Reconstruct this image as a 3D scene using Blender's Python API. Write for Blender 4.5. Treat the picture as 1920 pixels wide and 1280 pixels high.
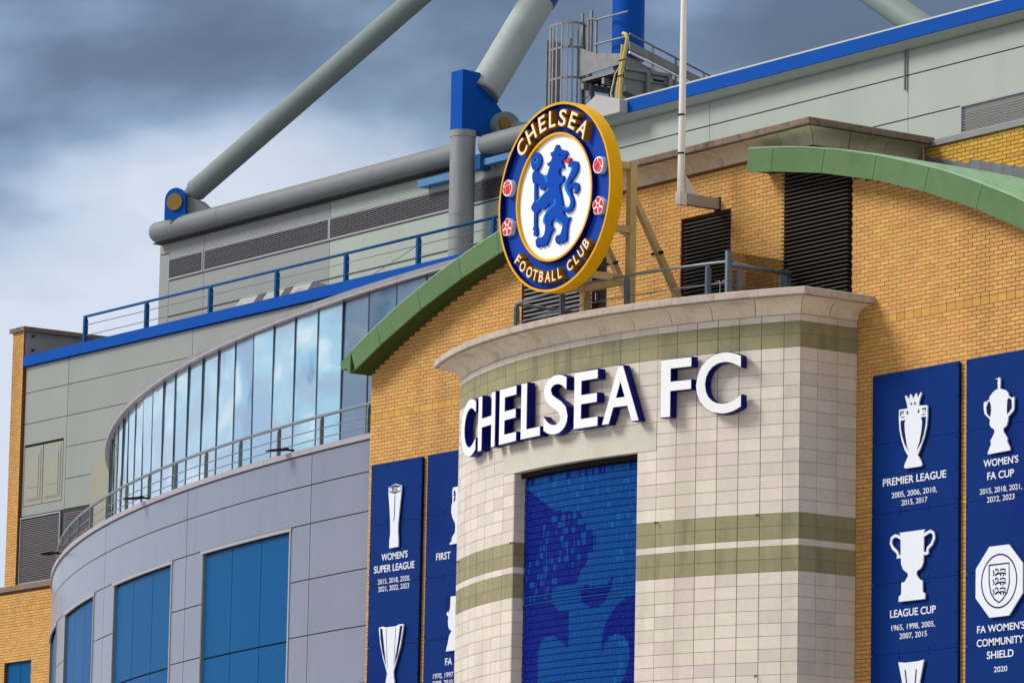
import bpy, bmesh, math, random
from mathutils import Matrix, Vector
random.seed(7)
rnd = random.Random(11)
for o in list(bpy.data.objects):
    bpy.data.objects.remove(o)
S = bpy.context.scene
COL = S.collection
R_ = math.radians

# ------------------------------------------------------------------ camera
cam_d = bpy.data.cameras.new('camera')
cam_d.sensor_width = 36.0
cam_d.lens = 172.5
cam_d.clip_start = 0.5
cam_d.clip_end = 6000
cam = bpy.data.objects.new('camera', cam_d)
COL.objects.link(cam)
cam.matrix_world = Matrix(((0.5771, 0.1187, 0.8080, 71.497), (0.8165, -0.1068, -0.5675, -54.147),
                           (0.0190, 0.9872, -0.1585, 1.6), (0, 0, 0, 1)))
S.camera = cam

# ------------------------------------------------------------------ light
SUN_AZ, SUN_EL = 36.0, 37.0          # degrees to the left of the facade normal, height
sd = Vector((-math.sin(R_(SUN_AZ)) * math.cos(R_(SUN_EL)), -math.cos(R_(SUN_AZ)) * math.cos(R_(SUN_EL)), math.sin(R_(SUN_EL))))
sun_d = bpy.data.lights.new('sun', 'SUN')
sun_d.energy = 2.1
sun_d.angle = R_(20)
sun_d.color = (1.0, 0.95, 0.88)
sun = bpy.data.objects.new('sun', sun_d)
COL.objects.link(sun)
sun.rotation_euler = sd.to_track_quat('Z', 'Y').to_euler()
sun.location = (0, -60, 60)

W = bpy.data.worlds.new('World')
S.world = W
W.use_nodes = True
nt = W.node_tree
nt.nodes.clear()
def N(tree, typ, **kw):
    n = tree.nodes.new(typ)
    for k, v in kw.items():
        setattr(n, k, v)
    return n
def math_node(tree, op, a, b=None, clamp=False):
    n = N(tree, 'ShaderNodeMath', operation=op, use_clamp=clamp)
    for i, v in enumerate((a, b)):
        if v is None: continue
        if hasattr(v, 'links'): tree.links.new(v, n.inputs[i])
        else: n.inputs[i].default_value = v
    return n.outputs[0]
def ramp(tree, fac, stops):
    n = N(tree, 'ShaderNodeValToRGB')
    cr = n.color_ramp
    while len(cr.elements) > 2: cr.elements.remove(cr.elements[-1])
    while len(cr.elements) < len(stops): cr.elements.new(0.5)
    for e, (p, c) in zip(cr.elements, stops):
        e.position = p; e.color = (*c, 1)
    tree.links.new(fac, n.inputs[0])
    return n.outputs[0]
tc = N(nt, 'ShaderNodeTexCoord')
sky = N(nt, 'ShaderNodeTexSky', sky_type='NISHITA')
sky.sun_disc = False
sky.sun_elevation = R_(SUN_EL)
sky.sun_rotation = math.atan2(sd.x, sd.y)
sep = N(nt, 'ShaderNodeSeparateXYZ')
nt.links.new(tc.outputs['Generated'], sep.inputs[0])
# soft cumulus field: noise over the direction vector, flattened a little
mp = N(nt, 'ShaderNodeMapping')
mp.inputs['Scale'].default_value = (1, 1, 1.9)
mp.inputs['Location'].default_value = (5.2, 1.1, 0.9)
nt.links.new(tc.outputs['Generated'], mp.inputs[0])
n1 = N(nt, 'ShaderNodeTexNoise'); n1.inputs['Scale'].default_value = 11.0; n1.inputs['Detail'].default_value = 6.0; n1.inputs['Roughness'].default_value = 0.46
n1.inputs['Distortion'].default_value = 0.25
n2 = N(nt, 'ShaderNodeTexNoise'); n2.inputs['Scale'].default_value = 5.0; n2.inputs['Detail'].default_value = 3.0
nt.links.new(mp.outputs[0], n1.inputs['Vector']); nt.links.new(mp.outputs[0], n2.inputs['Vector'])
# a dark stratus deck begins a little above the low bright band and covers the rest of the sky
el = math_node(nt, 'SUBTRACT', sep.outputs[2], 0.204)
el = math_node(nt, 'MULTIPLY', el, 12.0)
a = math_node(nt, 'SUBTRACT', n1.outputs['Fac'], 0.5)
a = math_node(nt, 'MULTIPLY', a, 2.9)
deck = math_node(nt, 'SUBTRACT', el, a)
deck = math_node(nt, 'ADD', deck, 0.5, clamp=True)
cloud_col = ramp(nt, deck, [(0.0, (0.435, 0.485, 0.570)), (0.28, (0.330, 0.398, 0.505)), (0.52, (0.172, 0.240, 0.352)), (0.75, (0.102, 0.146, 0.228)), (1.0, (0.082, 0.112, 0.172))])
gap = math_node(nt, 'SUBTRACT', 0.44, n2.outputs['Fac'])
gap = math_node(nt, 'MULTIPLY', gap, 4.0, clamp=True)
gap = math_node(nt, 'MULTIPLY', gap, 0.55)
skys = N(nt, 'ShaderNodeVectorMath', operation='SCALE'); skys.inputs['Scale'].default_value = 0.055
nt.links.new(sky.outputs[0], skys.inputs[0])
mixw = N(nt, 'ShaderNodeMix', data_type='RGBA')
nt.links.new(gap, mixw.inputs['Factor']); nt.links.new(cloud_col, mixw.inputs['A']); nt.links.new(skys.outputs[0], mixw.inputs['B'])
# an overcast sky grows brighter towards the zenith
zen = math_node(nt, 'MAXIMUM', sep.outputs[2], 0.0)
zen = math_node(nt, 'SUBTRACT', zen, 0.22)
zen = math_node(nt, 'MAXIMUM', zen, 0.0)
zen = math_node(nt, 'MULTIPLY', zen, 6.0)
zen = math_node(nt, 'ADD', zen, 1.0)
bg = N(nt, 'ShaderNodeBackground')
nt.links.new(zen, bg.inputs['Strength'])
# the thick cloud overhead is a neutral grey, the low cloud keeps the blue of the air in front of it
zf = math_node(nt, 'SUBTRACT', sep.outputs[2], 0.24)
zf = math_node(nt, 'MULTIPLY', zf, 4.0, clamp=True)
mixz = N(nt, 'ShaderNodeMix', data_type='RGBA')
mixz.inputs['B'].default_value = (0.147, 0.139, 0.129, 1)
nt.links.new(zf, mixz.inputs['Factor']); nt.links.new(mixw.outputs['Result'], mixz.inputs['A'])
nt.links.new(mixz.outputs['Result'], bg.inputs['Color'])
wo = N(nt, 'ShaderNodeOutputWorld')
nt.links.new(bg.outputs[0], wo.inputs[0])

S.view_settings.view_transform = 'Standard'
S.view_settings.look = 'None'
S.view_settings.exposure = 0.62
S.view_settings.gamma = 1.0
S.view_settings.use_curve_mapping = False

# ------------------------------------------------------------------ helpers
def L3(r, g, b):                       # sRGB 0..255 to linear
    return tuple(((c / 255) / 12.92 if c / 255 <= 0.04045 else ((c / 255 + 0.055) / 1.055) ** 2.4) for c in (r, g, b))

def mat(name, col, rough=0.6, metal=0.0, var=0.0, grain=0.0, gscale=6.0, bump=0.0, stain=None, stain_amt=0.0, sscale=1.2, hue=0.0, spec=0.5, streak=False, coat=0.0):
    """Procedural surface: base colour, per-piece variation, fine grain, optional stain colour in patches or streaks."""
    m = bpy.data.materials.new(name); m.use_nodes = True
    t = m.node_tree; p = t.nodes['Principled BSDF']
    p.inputs['Roughness'].default_value = rough
    p.inputs['Metallic'].default_value = metal
    p.inputs['Specular IOR Level'].default_value = spec
    if coat: p.inputs['Coat Weight'].default_value = coat; p.inputs['Coat Roughness'].default_value = 0.08
    rgb = N(t, 'ShaderNodeRGB'); rgb.outputs[0].default_value = (*col, 1)
    c = rgb.outputs[0]
    geo = N(t, 'ShaderNodeNewGeometry'); oi = N(t, 'ShaderNodeObjectInfo')
    if var or hue:
        r1 = math_node(t, 'ADD', geo.outputs['Random Per Island'], oi.outputs['Random'])
        r1 = math_node(t, 'FRACT', r1)
        r2 = math_node(t, 'MULTIPLY', r1, 7.31); r2 = math_node(t, 'FRACT', r2)
        hs = N(t, 'ShaderNodeHueSaturation')
        v = math_node(t, 'SUBTRACT', r1, 0.5); v = math_node(t, 'MULTIPLY', v, 2 * var); v = math_node(t, 'ADD', v, 1.0)
        h = math_node(t, 'SUBTRACT', r2, 0.5); h = math_node(t, 'MULTIPLY', h, 2 * hue); h = math_node(t, 'ADD', h, 0.5)
        t.links.new(v, hs.inputs['Value']); t.links.new(h, hs.inputs['Hue']); t.links.new(c, hs.inputs['Color'])
        c = hs.outputs[0]
    pos = geo.outputs['Position']
    if grain or bump:
        nz = N(t, 'ShaderNodeTexNoise'); nz.inputs['Scale'].default_value = gscale; nz.inputs['Detail'].default_value = 6
        nz.inputs['Roughness'].default_value = 0.65
        t.links.new(pos, nz.inputs['Vector'])
        if grain:
            hs = N(t, 'ShaderNodeHueSaturation')
            v = math_node(t, 'SUBTRACT', nz.outputs['Fac'], 0.5); v = math_node(t, 'MULTIPLY', v, 4 * grain); v = math_node(t, 'ADD', v, 1.0)
            t.links.new(v, hs.inputs['Value']); t.links.new(c, hs.inputs['Color']); c = hs.outputs[0]
        if bump:
            b = N(t, 'ShaderNodeBump'); b.inputs['Strength'].default_value = bump; b.inputs['Distance'].default_value = 0.01
            t.links.new(nz.outputs['Fac'], b.inputs['Height']); t.links.new(b.outputs[0], p.inputs['Normal'])
    if stain:
        mpn = N(t, 'ShaderNodeMapping'); mpn.inputs['Scale'].default_value = (1, 1, 0.16 if streak else 1)
        t.links.new(pos, mpn.inputs[0])
        ns = N(t, 'ShaderNodeTexNoise'); ns.inputs['Scale'].default_value = sscale; ns.inputs['Detail'].default_value = 5
        ns.inputs['Roughness'].default_value = 0.6
        t.links.new(mpn.outputs[0], ns.inputs['Vector'])
        f = math_node(t, 'SUBTRACT', ns.outputs['Fac'], 0.5); f = math_node(t, 'MULTIPLY', f, 5.0, clamp=True)
        f = math_node(t, 'MULTIPLY', f, stain_amt)
        mx = N(t, 'ShaderNodeMix', data_type='RGBA'); mx.inputs['B'].default_value = (*stain, 1)
        t.links.new(f, mx.inputs['Factor']); t.links.new(c, mx.inputs['A']); c = mx.outputs['Result']
    t.links.new(c, p.inputs['Base Color'])
    return m

M = {}
M['brick'] = mat('buff_brick', (0.545, 0.298, 0.085), 0.85, var=0.10, hue=0.010, grain=0.10, gscale=28, bump=0.25, stain=(0.25, 0.135, 0.06), stain_amt=0.35, sscale=0.7, streak=True)
M['brick_yellow'] = mat('yellow_brick', (0.56, 0.33, 0.045), 0.85, var=0.12, hue=0.010, grain=0.10, gscale=28, bump=0.25)
M['mortar'] = mat('brown_mortar', (0.155, 0.060, 0.022), 0.9, grain=0.15, gscale=30, bump=0.3)
M['soldier'] = mat('ochre_soldier_brick', (0.48, 0.265, 0.058), 0.85, var=0.10, hue=0.008, grain=0.08, gscale=24, bump=0.25)
M['tile'] = mat('pale_stone_tile', (0.60, 0.545, 0.49), 0.55, var=0.09, hue=0.028, grain=0.06, gscale=9, bump=0.1, stain=(0.42, 0.37, 0.31), stain_amt=0.5, sscale=1.3, streak=True)
M['olive'] = mat('olive_stone_tile', (0.255, 0.235, 0.130), 0.7, var=0.07, hue=0.012, grain=0.07, gscale=8, bump=0.1, stain=(0.12, 0.11, 0.06), stain_amt=0.65, sscale=2.6, streak=True)
M['joint'] = mat('brown_tile_joint', (0.27, 0.17, 0.125), 0.9)
M['cornice'] = mat('pale_cast_stone', (0.66, 0.57, 0.46), 0.75, var=0.05, grain=0.08, gscale=10, bump=0.15, stain=(0.26, 0.21, 0.17), stain_amt=0.45, sscale=2.2, streak=True)
M['coping'] = mat('weathered_coping_stone', (0.42, 0.36, 0.315), 0.85, var=0.07, grain=0.14, gscale=14, bump=0.3, stain=(0.22, 0.19, 0.16), stain_amt=0.5, sscale=5)
M['coping_dark'] = mat('blackened_coping_stone', (0.175, 0.125, 0.095), 0.9, var=0.10, grain=0.25, gscale=12, bump=0.4, stain=(0.06, 0.05, 0.04), stain_amt=0.8, sscale=4)
M['lintel'] = mat('smooth_lintel_stone', (0.52, 0.50, 0.435), 0.7, grain=0.05, gscale=6, bump=0.1, stain=(0.38, 0.35, 0.29), stain_amt=0.4, sscale=1.5)
M['navy'] = mat('navy_letter_side', (0.003, 0.006, 0.14), 0.35, grain=0.05, spec=0.06)
M['white'] = mat('white_letter_face', (0.80, 0.82, 0.86), 0.4, grain=0.03, gscale=8, spec=0.06)
M['gold'] = mat('gold_paint', (0.74, 0.385, 0.006), 0.42, grain=0.07, gscale=3, spec=0.06)
M['goldside'] = mat('deep_gold_paint', (0.33, 0.145, 0.005), 0.5, grain=0.08, gscale=5, spec=0.06)
M['cream'] = mat('cream_letter_face', (0.85, 0.72, 0.50), 0.45, grain=0.03)
M['royal'] = mat('royal_blue_ring', (0.012, 0.055, 0.36), 0.42, grain=0.06, gscale=2, spec=0.06)
M['lion'] = mat('lion_blue', (0.006, 0.062, 0.40), 0.4, grain=0.05, gscale=5, spec=0.06)
M['lionlight'] = mat('lion_light_blue', (0.008, 0.19, 0.62), 0.4, spec=0.06)
M['disc'] = mat('white_disc', (0.84, 0.86, 0.90), 0.4, grain=0.02, gscale=3, spec=0.06)
M['red'] = mat('crest_red', (0.62, 0.035, 0.05), 0.45, spec=0.06)
M['roundel'] = mat('white_roundel', (0.85, 0.80, 0.78), 0.45)
M['steelcream'] = mat('cream_painted_steel', (0.56, 0.42, 0.185), 0.5, grain=0.12, gscale=5, stain=(0.30, 0.19, 0.07), stain_amt=0.4, sscale=4)
M['boardblue'] = mat('navy_poster_board', (0.001, 0.024, 0.155), 0.5, grain=0.06, gscale=1.0, stain=(0.002, 0.006, 0.15), stain_amt=0.5, sscale=0.45, spec=0.06)
M['boardedge'] = mat('poster_edge', (0.004, 0.010, 0.05), 0.5, spec=0.06)
M['print'] = mat('white_print', (0.66, 0.70, 0.80), 0.5)
M['printnavy'] = mat('navy_print', (0.004, 0.014, 0.075), 0.5, spec=0.06)
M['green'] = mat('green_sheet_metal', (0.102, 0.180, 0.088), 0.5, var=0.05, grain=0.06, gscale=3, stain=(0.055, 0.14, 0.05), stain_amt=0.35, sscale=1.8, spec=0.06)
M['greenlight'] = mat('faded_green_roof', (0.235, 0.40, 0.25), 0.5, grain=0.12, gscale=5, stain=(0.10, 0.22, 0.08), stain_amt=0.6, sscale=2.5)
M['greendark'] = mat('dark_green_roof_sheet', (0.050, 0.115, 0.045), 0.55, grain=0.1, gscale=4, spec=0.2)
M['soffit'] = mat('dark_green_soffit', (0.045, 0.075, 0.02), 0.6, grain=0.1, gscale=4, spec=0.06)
M['black'] = mat('black_metal', (0.012, 0.010, 0.010), 0.5, spec=0.06)
M['slat'] = mat('dark_louvre_slat', (0.060, 0.050, 0.045), 0.45, var=0.2)
M['slatgrey'] = mat('grey_louvre_slat', (0.22, 0.21, 0.225), 0.45, metal=0.3, var=0.06)
M['clad'] = mat('grey_green_cladding', (0.262, 0.280, 0.276), 0.45, metal=0.1, var=0.025, grain=0.04, gscale=0.8, stain=(0.20, 0.225, 0.20), stain_amt=0.35, sscale=0.7, streak=True)
M['cladlight'] = mat('pale_grey_green_cladding', (0.36, 0.41, 0.365), 0.4, metal=0.1, var=0.025, grain=0.04, gscale=0.8, stain=(0.29, 0.33, 0.29), stain_amt=0.35, sscale=0.8, streak=True)
M['cladwarm'] = mat('grey_beige_panel', (0.27, 0.275, 0.215), 0.5, grain=0.05, gscale=2)
M['drum'] = mat('blue_grey_metal_panel', (0.225, 0.247, 0.315), 0.27, metal=0.35, var=0.03, grain=0.03, gscale=0.7, stain=(0.15, 0.17, 0.24), stain_amt=0.25, sscale=1.0, streak=True)
M['drumcap'] = mat('pinkish_grey_coping_metal', (0.36, 0.32, 0.37), 0.4, metal=0.2, grain=0.05)
M['dark'] = mat('dark_gap', (0.02, 0.02, 0.025), 0.8)
M['bluepane'] = mat('blue_infill_panel', (0.001, 0.078, 0.235), 0.45, var=0.05, grain=0.03, gscale=0.8, spec=0.06)
M['trim'] = mat('pale_metal_trim', (0.36, 0.36, 0.40), 0.4, metal=0.3)
M['fascia'] = mat('bright_blue_fascia', (0.002, 0.070, 0.36), 0.5, grain=0.05, gscale=1.2, stain=(0.01, 0.06, 0.30), stain_amt=0.3, sscale=1.0, spec=0.06)
M['railblue'] = mat('teal_blue_rail', (0.012, 0.085, 0.23), 0.4, grain=0.08, gscale=8, spec=0.06)
M['railgreen'] = mat('dark_grey_green_rail', (0.16, 0.19, 0.185), 0.45, grain=0.1, gscale=8)
M['railtop'] = mat('slate_handrail', (0.16, 0.19, 0.235), 0.4, grain=0.1, gscale=10)
M['railslate'] = mat('slate_blue_rail', (0.115, 0.155, 0.205), 0.4, grain=0.1, gscale=10)
M['tube'] = mat('grey_steel_tube', (0.150, 0.165, 0.180), 0.6, metal=0.0, grain=0.12, gscale=1.5, stain=(0.11, 0.12, 0.13), stain_amt=0.4, sscale=1.5)
M['strut'] = mat('pale_green_grey_tube', (0.150, 0.200, 0.200), 0.65, metal=0.0, grain=0.08, gscale=1.5, stain=(0.15, 0.20, 0.19), stain_amt=0.35, sscale=1.2)
M['strut_lit'] = mat('lit_strut_tone', (0.29, 0.345, 0.34), 0.6, grain=0.08, gscale=1.5, stain=(0.20, 0.25, 0.25), stain_amt=0.4, sscale=1.2)  # strut paint with the brighter daylight on this lean mixed into its colour
M['column'] = mat('mid_grey_column_paint', (0.235, 0.25, 0.255), 0.6, grain=0.10, gscale=2, stain=(0.15, 0.16, 0.16), stain_amt=0.45, sscale=1.5, streak=True)
M['pin'] = mat('bronze_pin', (0.22, 0.13, 0.025), 0.4, metal=0.5, grain=0.2, gscale=8)
M['galv'] = mat('galvanised_steel', (0.19, 0.20, 0.205), 0.55, metal=0.25, var=0.12, grain=0.2, gscale=5, stain=(0.16, 0.16, 0.15), stain_amt=0.5, sscale=3)
M['conduit'] = mat('yellowed_conduit', (0.52, 0.38, 0.11), 0.5, grain=0.1, gscale=8)
M['cable'] = mat('pale_cable', (0.55, 0.52, 0.45), 0.6)
M['pole'] = mat('white_flagpole', (0.72, 0.68, 0.66), 0.4, grain=0.05, gscale=5)
M['vent'] = mat('pale_vent_metal', (0.40, 0.40, 0.40), 0.5, grain=0.06, gscale=4)
M['lead'] = mat('lead_flashing', (0.125, 0.145, 0.17), 0.55, var=0.10, grain=0.15, gscale=6)
M['ground'] = mat('grey_concrete_ground', (0.43, 0.41, 0.38), 0.9, grain=0.2, gscale=0.8, bump=0.2)
M['backwall'] = mat('plain_wall', (0.30, 0.27, 0.23), 0.9, grain=0.1)
M['mural_a'] = mat('bright_blue_flap', (0.001, 0.055, 0.255), 0.45, var=0.05, hue=0.006, spec=0.06)
M['mural_b'] = mat('deep_blue_flap', (0.001, 0.010, 0.185), 0.45, var=0.25, hue=0.006, spec=0.06)
M['mural_c'] = mat('pale_blue_flap', (0.003, 0.085, 0.30), 0.45, var=0.12, spec=0.06)
M['mural_back'] = mat('mural_backing', (0.002, 0.006, 0.11), 0.5, spec=0.06)
M['silver'] = mat('silver_grey_wall', (0.22, 0.225, 0.23), 0.5, grain=0.1, gscale=2, stain=(0.13, 0.13, 0.13), stain_amt=0.5, sscale=1.2)

def glassmat(name, col, mixf, sky_paint=0.8):
    m = bpy.data.materials.new(name); m.use_nodes = True
    t = m.node_tree; p = t.nodes['Principled BSDF']; out = t.nodes['Material Output']
    p.inputs['Base Color'].default_value = (*col, 1); p.inputs['Roughness'].default_value = 0.25
    if sky_paint:
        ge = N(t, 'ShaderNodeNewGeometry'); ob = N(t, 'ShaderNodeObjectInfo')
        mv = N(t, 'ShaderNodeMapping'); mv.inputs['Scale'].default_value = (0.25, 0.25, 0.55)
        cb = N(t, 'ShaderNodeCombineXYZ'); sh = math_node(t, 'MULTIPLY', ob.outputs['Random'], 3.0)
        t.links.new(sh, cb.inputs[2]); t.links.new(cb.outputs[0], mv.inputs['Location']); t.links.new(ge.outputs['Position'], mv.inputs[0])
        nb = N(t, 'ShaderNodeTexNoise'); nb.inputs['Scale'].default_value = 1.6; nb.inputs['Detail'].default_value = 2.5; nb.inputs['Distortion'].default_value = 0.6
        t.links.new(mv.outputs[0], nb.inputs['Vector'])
        cc = ramp(t, nb.outputs['Fac'], [(0.32, (0.02, 0.13, 0.34)), (0.43, (0.11, 0.19, 0.34)), (0.50, (0.04, 0.36, 0.52)), (0.58, (0.16, 0.46, 0.58)), (0.68, (0.66, 0.76, 0.80))])  # cloud and sky reflections painted into the pane colour as a noise ramp
        mb_ = N(t, 'ShaderNodeMix', data_type='RGBA'); mb_.inputs['Factor'].default_value = sky_paint; mb_.inputs['A'].default_value = (*col, 1)
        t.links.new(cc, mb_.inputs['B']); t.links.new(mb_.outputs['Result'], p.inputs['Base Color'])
    g = N(t, 'ShaderNodeBsdfGlossy'); g.inputs['Roughness'].default_value = 0.03; g.inputs['Color'].default_value = (0.86, 0.95, 1.0, 1)
    geo = N(t, 'ShaderNodeNewGeometry'); nz = N(t, 'ShaderNodeTexNoise'); nz.inputs['Scale'].default_value = 0.35; nz.inputs['Detail'].default_value = 2
    t.links.new(geo.outputs['Position'], nz.inputs['Vector'])
    b = N(t, 'ShaderNodeBump'); b.inputs['Strength'].default_value = 0.7; b.inputs['Distance'].default_value = 0.12
    t.links.new(nz.outputs['Fac'], b.inputs['Height']); t.links.new(b.outputs[0], g.inputs['Normal'])
    lw = N(t, 'ShaderNodeLayerWeight'); lw.inputs['Blend'].default_value = 0.35
    f = math_node(t, 'MULTIPLY', lw.outputs['Fresnel'], 1 - mixf); f = math_node(t, 'ADD', f, mixf, clamp=True)
    mx = N(t, 'ShaderNodeMixShader'); t.links.new(f, mx.inputs[0]); t.links.new(p.outputs[0], mx.inputs[1]); t.links.new(g.outputs[0], mx.inputs[2])
    t.links.new(mx.outputs[0], out.inputs[0])
    return m
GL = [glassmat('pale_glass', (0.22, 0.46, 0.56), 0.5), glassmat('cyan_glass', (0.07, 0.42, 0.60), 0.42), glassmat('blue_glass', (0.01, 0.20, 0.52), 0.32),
      glassmat('lavender_glass', (0.16, 0.25, 0.42), 0.5), glassmat('white_sky_glass', (0.60, 0.66, 0.72), 0.4), glassmat('slate_glass', (0.025, 0.060, 0.13), 0.06, 0.08)]
M['screen'] = bpy.data.materials.new('smoky_glass_screen'); M['screen'].use_nodes = True
_t = M['screen'].node_tree; _o = _t.nodes['Material Output']
_tr = N(_t, 'ShaderNodeBsdfTransparent'); _tr.inputs[0].default_value = (0.66, 0.62, 0.60, 1)
_gl = N(_t, 'ShaderNodeBsdfGlossy'); _gl.inputs['Roughness'].default_value = 0.05
_mx = N(_t, 'ShaderNodeMixShader'); _mx.inputs[0].default_value = 0.10
_t.links.new(_tr.outputs[0], _mx.inputs[1]); _t.links.new(_gl.outputs[0], _mx.inputs[2]); _t.links.new(_mx.outputs[0], _o.inputs[0])

ORG = {}
def root(name, label, cat, loc, group=None):
    o = bpy.data.objects.new(name, None); COL.objects.link(o)
    o.empty_display_size = 0.2
    o.location = loc; o['label'] = label; o['category'] = cat
    if group: o['group'] = group
    ORG[o] = Vector(loc)
    return o

class MB:
    """Collects shapes given in world metres; build() links them as one mesh object under its thing."""
    def __init__(s): s.v = []; s.f = []; s.m = []
    def add(s, vs, fs, mi=0):
        k = len(s.v); s.v += [tuple(p) for p in vs]; s.f += [tuple(i + k for i in f) for f in fs]; s.m += [mi] * len(fs); return s
    def hexa(s, p, mi=0):              # p: 4 points of one face, then the 4 opposite
        return s.add(p, [(0, 3, 2, 1), (4, 5, 6, 7), (0, 1, 5, 4), (1, 2, 6, 5), (2, 3, 7, 6), (3, 0, 4, 7)], mi)
    def box(s, x0, x1, y0, y1, z0, z1, mi=0):
        return s.hexa([(x0, y0, z0), (x1, y0, z0), (x1, y0, z1), (x0, y0, z1), (x0, y1, z0), (x1, y1, z0), (x1, y1, z1), (x0, y1, z1)], mi)
    def prism(s, poly, y0, y1, mi=0, fr=None):   # polygon in (x, z), pushed from y0 to y1; fr maps (u, v, w) to the world
        fr = fr or (lambda u, v, w: (u, w, v))
        n = len(poly)
        vs = [fr(u, v, y0) for u, v in poly] + [fr(u, v, y1) for u, v in poly]
        fs = [tuple(range(n)), tuple(range(2 * n - 1, n - 1, -1))] + [(i, n + i, n + (i + 1) % n, (i + 1) % n) for i in range(n)]
        return s.add(vs, fs, mi)
    def tube(s, path, r, n=10, mi=0):
        path = [Vector(p) for p in path]; rs = r if isinstance(r, (list, tuple)) else [r] * len(path)
        vs = []; fs = []; up = None
        for i, p in enumerate(path):
            d = (path[min(i + 1, len(path) - 1)] - path[max(i - 1, 0)]).normalized()
            if up is None:
                up = Vector((0, 0, 1)) if abs(d.z) < 0.9 else Vector((1, 0, 0))
            a = d.cross(up).normalized(); b = a.cross(d).normalized(); up = b
            vs += [p + (a * math.cos(t) + b * math.sin(t)) * rs[i] for t in (2 * math.pi * k / n for k in range(n))]
        for i in range(len(path) - 1):
            for k in range(n):
                fs.append((i * n + k, i * n + (k + 1) % n, (i + 1) * n + (k + 1) % n, (i + 1) * n + k))
        fs.append(tuple(range(n - 1, -1, -1))); fs.append(tuple(range((len(path) - 1) * n, len(path) * n)))
        return s.add(vs, fs, mi)
    def bar(s, a, b, w, h, mi=0, side=None):      # rectangular bar from a to b
        a = Vector(a); b = Vector(b); d = (b - a).normalized()
        side = Vector(side) if side else (Vector((0, 0, 1)) if abs(d.z) < 0.8 else Vector((0, 1, 0)))
        u = d.cross(side).normalized() * (w / 2); v = u.cross(d).normalized() * (h / 2)
        return s.hexa([a - u - v, a + u - v, a + u + v, a - u + v, b - u - v, b + u - v, b + u + v, b - u + v], mi)
    def arc(s, cx, cy, r0, r1, t0, t1, z0, z1, n=1, mi=0):   # piece of a drum between two radii, angles in radians
        P = lambda r, t, z: (cx + r * math.sin(t), cy - r * math.cos(t), z)
        vs = []; fs = []
        for k in range(n + 1):
            t = t0 + (t1 - t0) * k / n
            vs += [P(r1, t, z0), P(r1, t, z1), P(r0, t, z1), P(r0, t, z0)]
        for k in range(n):
            a = 4 * k; b = a + 4
            fs += [(a + i, b + i, b + (i + 1) % 4, a + (i + 1) % 4) for i in range(4)]
        fs += [(0, 1, 2, 3), (4 * n + 3, 4 * n + 2, 4 * n + 1, 4 * n)]
        return s.add(vs, fs, mi)
    def mesh(s, name, mats, org=Vector((0, 0, 0)), smooth=False, weld=True):
        me = bpy.data.meshes.new(name)
        me.from_pydata([(p[0] - org.x, p[1] - org.y, p[2] - org.z) for p in s.v], [], s.f)
        for m in (mats if isinstance(mats, (list, tuple)) else [mats]):
            me.materials.append(m)
        if len(set(s.m)) > 1: me.polygons.foreach_set('material_index', s.m)
        bm = bmesh.new(); bm.from_mesh(me)
        if weld == 'merge': bmesh.ops.remove_doubles(bm, verts=bm.verts, dist=0.0002)
        bmesh.ops.recalc_face_normals(bm, faces=bm.faces)
        if smooth:
            for f in bm.faces: f.smooth = len(f.verts) == 4
            for e in bm.edges:
                if len(e.link_faces) == 2 and e.calc_face_angle(0) > 0.7: e.smooth = False
        bm.to_mesh(me); bm.free(); me.update()
        return me
    def build(s, name, mats, parent=None, smooth=False, weld=True):
        org = ORG[parent] if parent else Vector((0, 0, 0))
        o = bpy.data.objects.new(name, s.mesh(name, mats, org, smooth, weld)); COL.objects.link(o)
        if parent: o.parent = parent; ORG[o] = org
        else: ORG[o] = Vector((0, 0, 0))
        return o

def inst(name, me, parent, loc, rz=0.0):
    o = bpy.data.objects.new(name, me); COL.objects.link(o)
    o.parent = parent; o.location = Vector(loc) - ORG[parent]; o.rotation_euler = (0, 0, rz)
    ORG[o] = Vector(loc)
    return o

def text_pts(body, w, h, off=0.0, sp=1.0):
    """Outline faces of a word as a flat mesh: (verts in x/z with baseline 0 and centred, faces)."""
    cu = bpy.data.curves.new('lettering', 'FONT'); cu.body = body; cu.fill_mode = 'FRONT'; cu.extrude = 0; cu.offset = off; cu.resolution_u = 5
    cu.space_character = sp
    ob = bpy.data.objects.new('lettering', cu); COL.objects.link(ob)
    dg = bpy.context.evaluated_depsgraph_get()
    me = bpy.data.meshes.new_from_object(ob.evaluated_get(dg))
    bm = bmesh.new(); bm.from_mesh(me)
    bmesh.ops.remove_doubles(bm, verts=bm.verts, dist=0.0005)
    vs = [v.co.copy() for v in bm.verts]; fs = [[v.index for v in f.verts] for f in bm.faces]
    edges = [[v.index for v in e.verts] for e in bm.edges if len(e.link_faces) == 1]
    bm.free(); bpy.data.objects.remove(ob); bpy.data.curves.remove(cu); bpy.data.meshes.remove(me)
    x0 = min(v.x for v in vs); x1 = max(v.x for v in vs); y0 = min(v.y for v in vs); y1 = max(v.y for v in vs)
    comma = ',' in body
    if comma: y0 = 0.0
    sx = w / (x1 - x0); sy = h / (y1 - y0)
    return [((v.x - (x0 + x1) / 2) * sx, (v.y - y0) * sy) for v in vs], fs, edges

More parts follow.
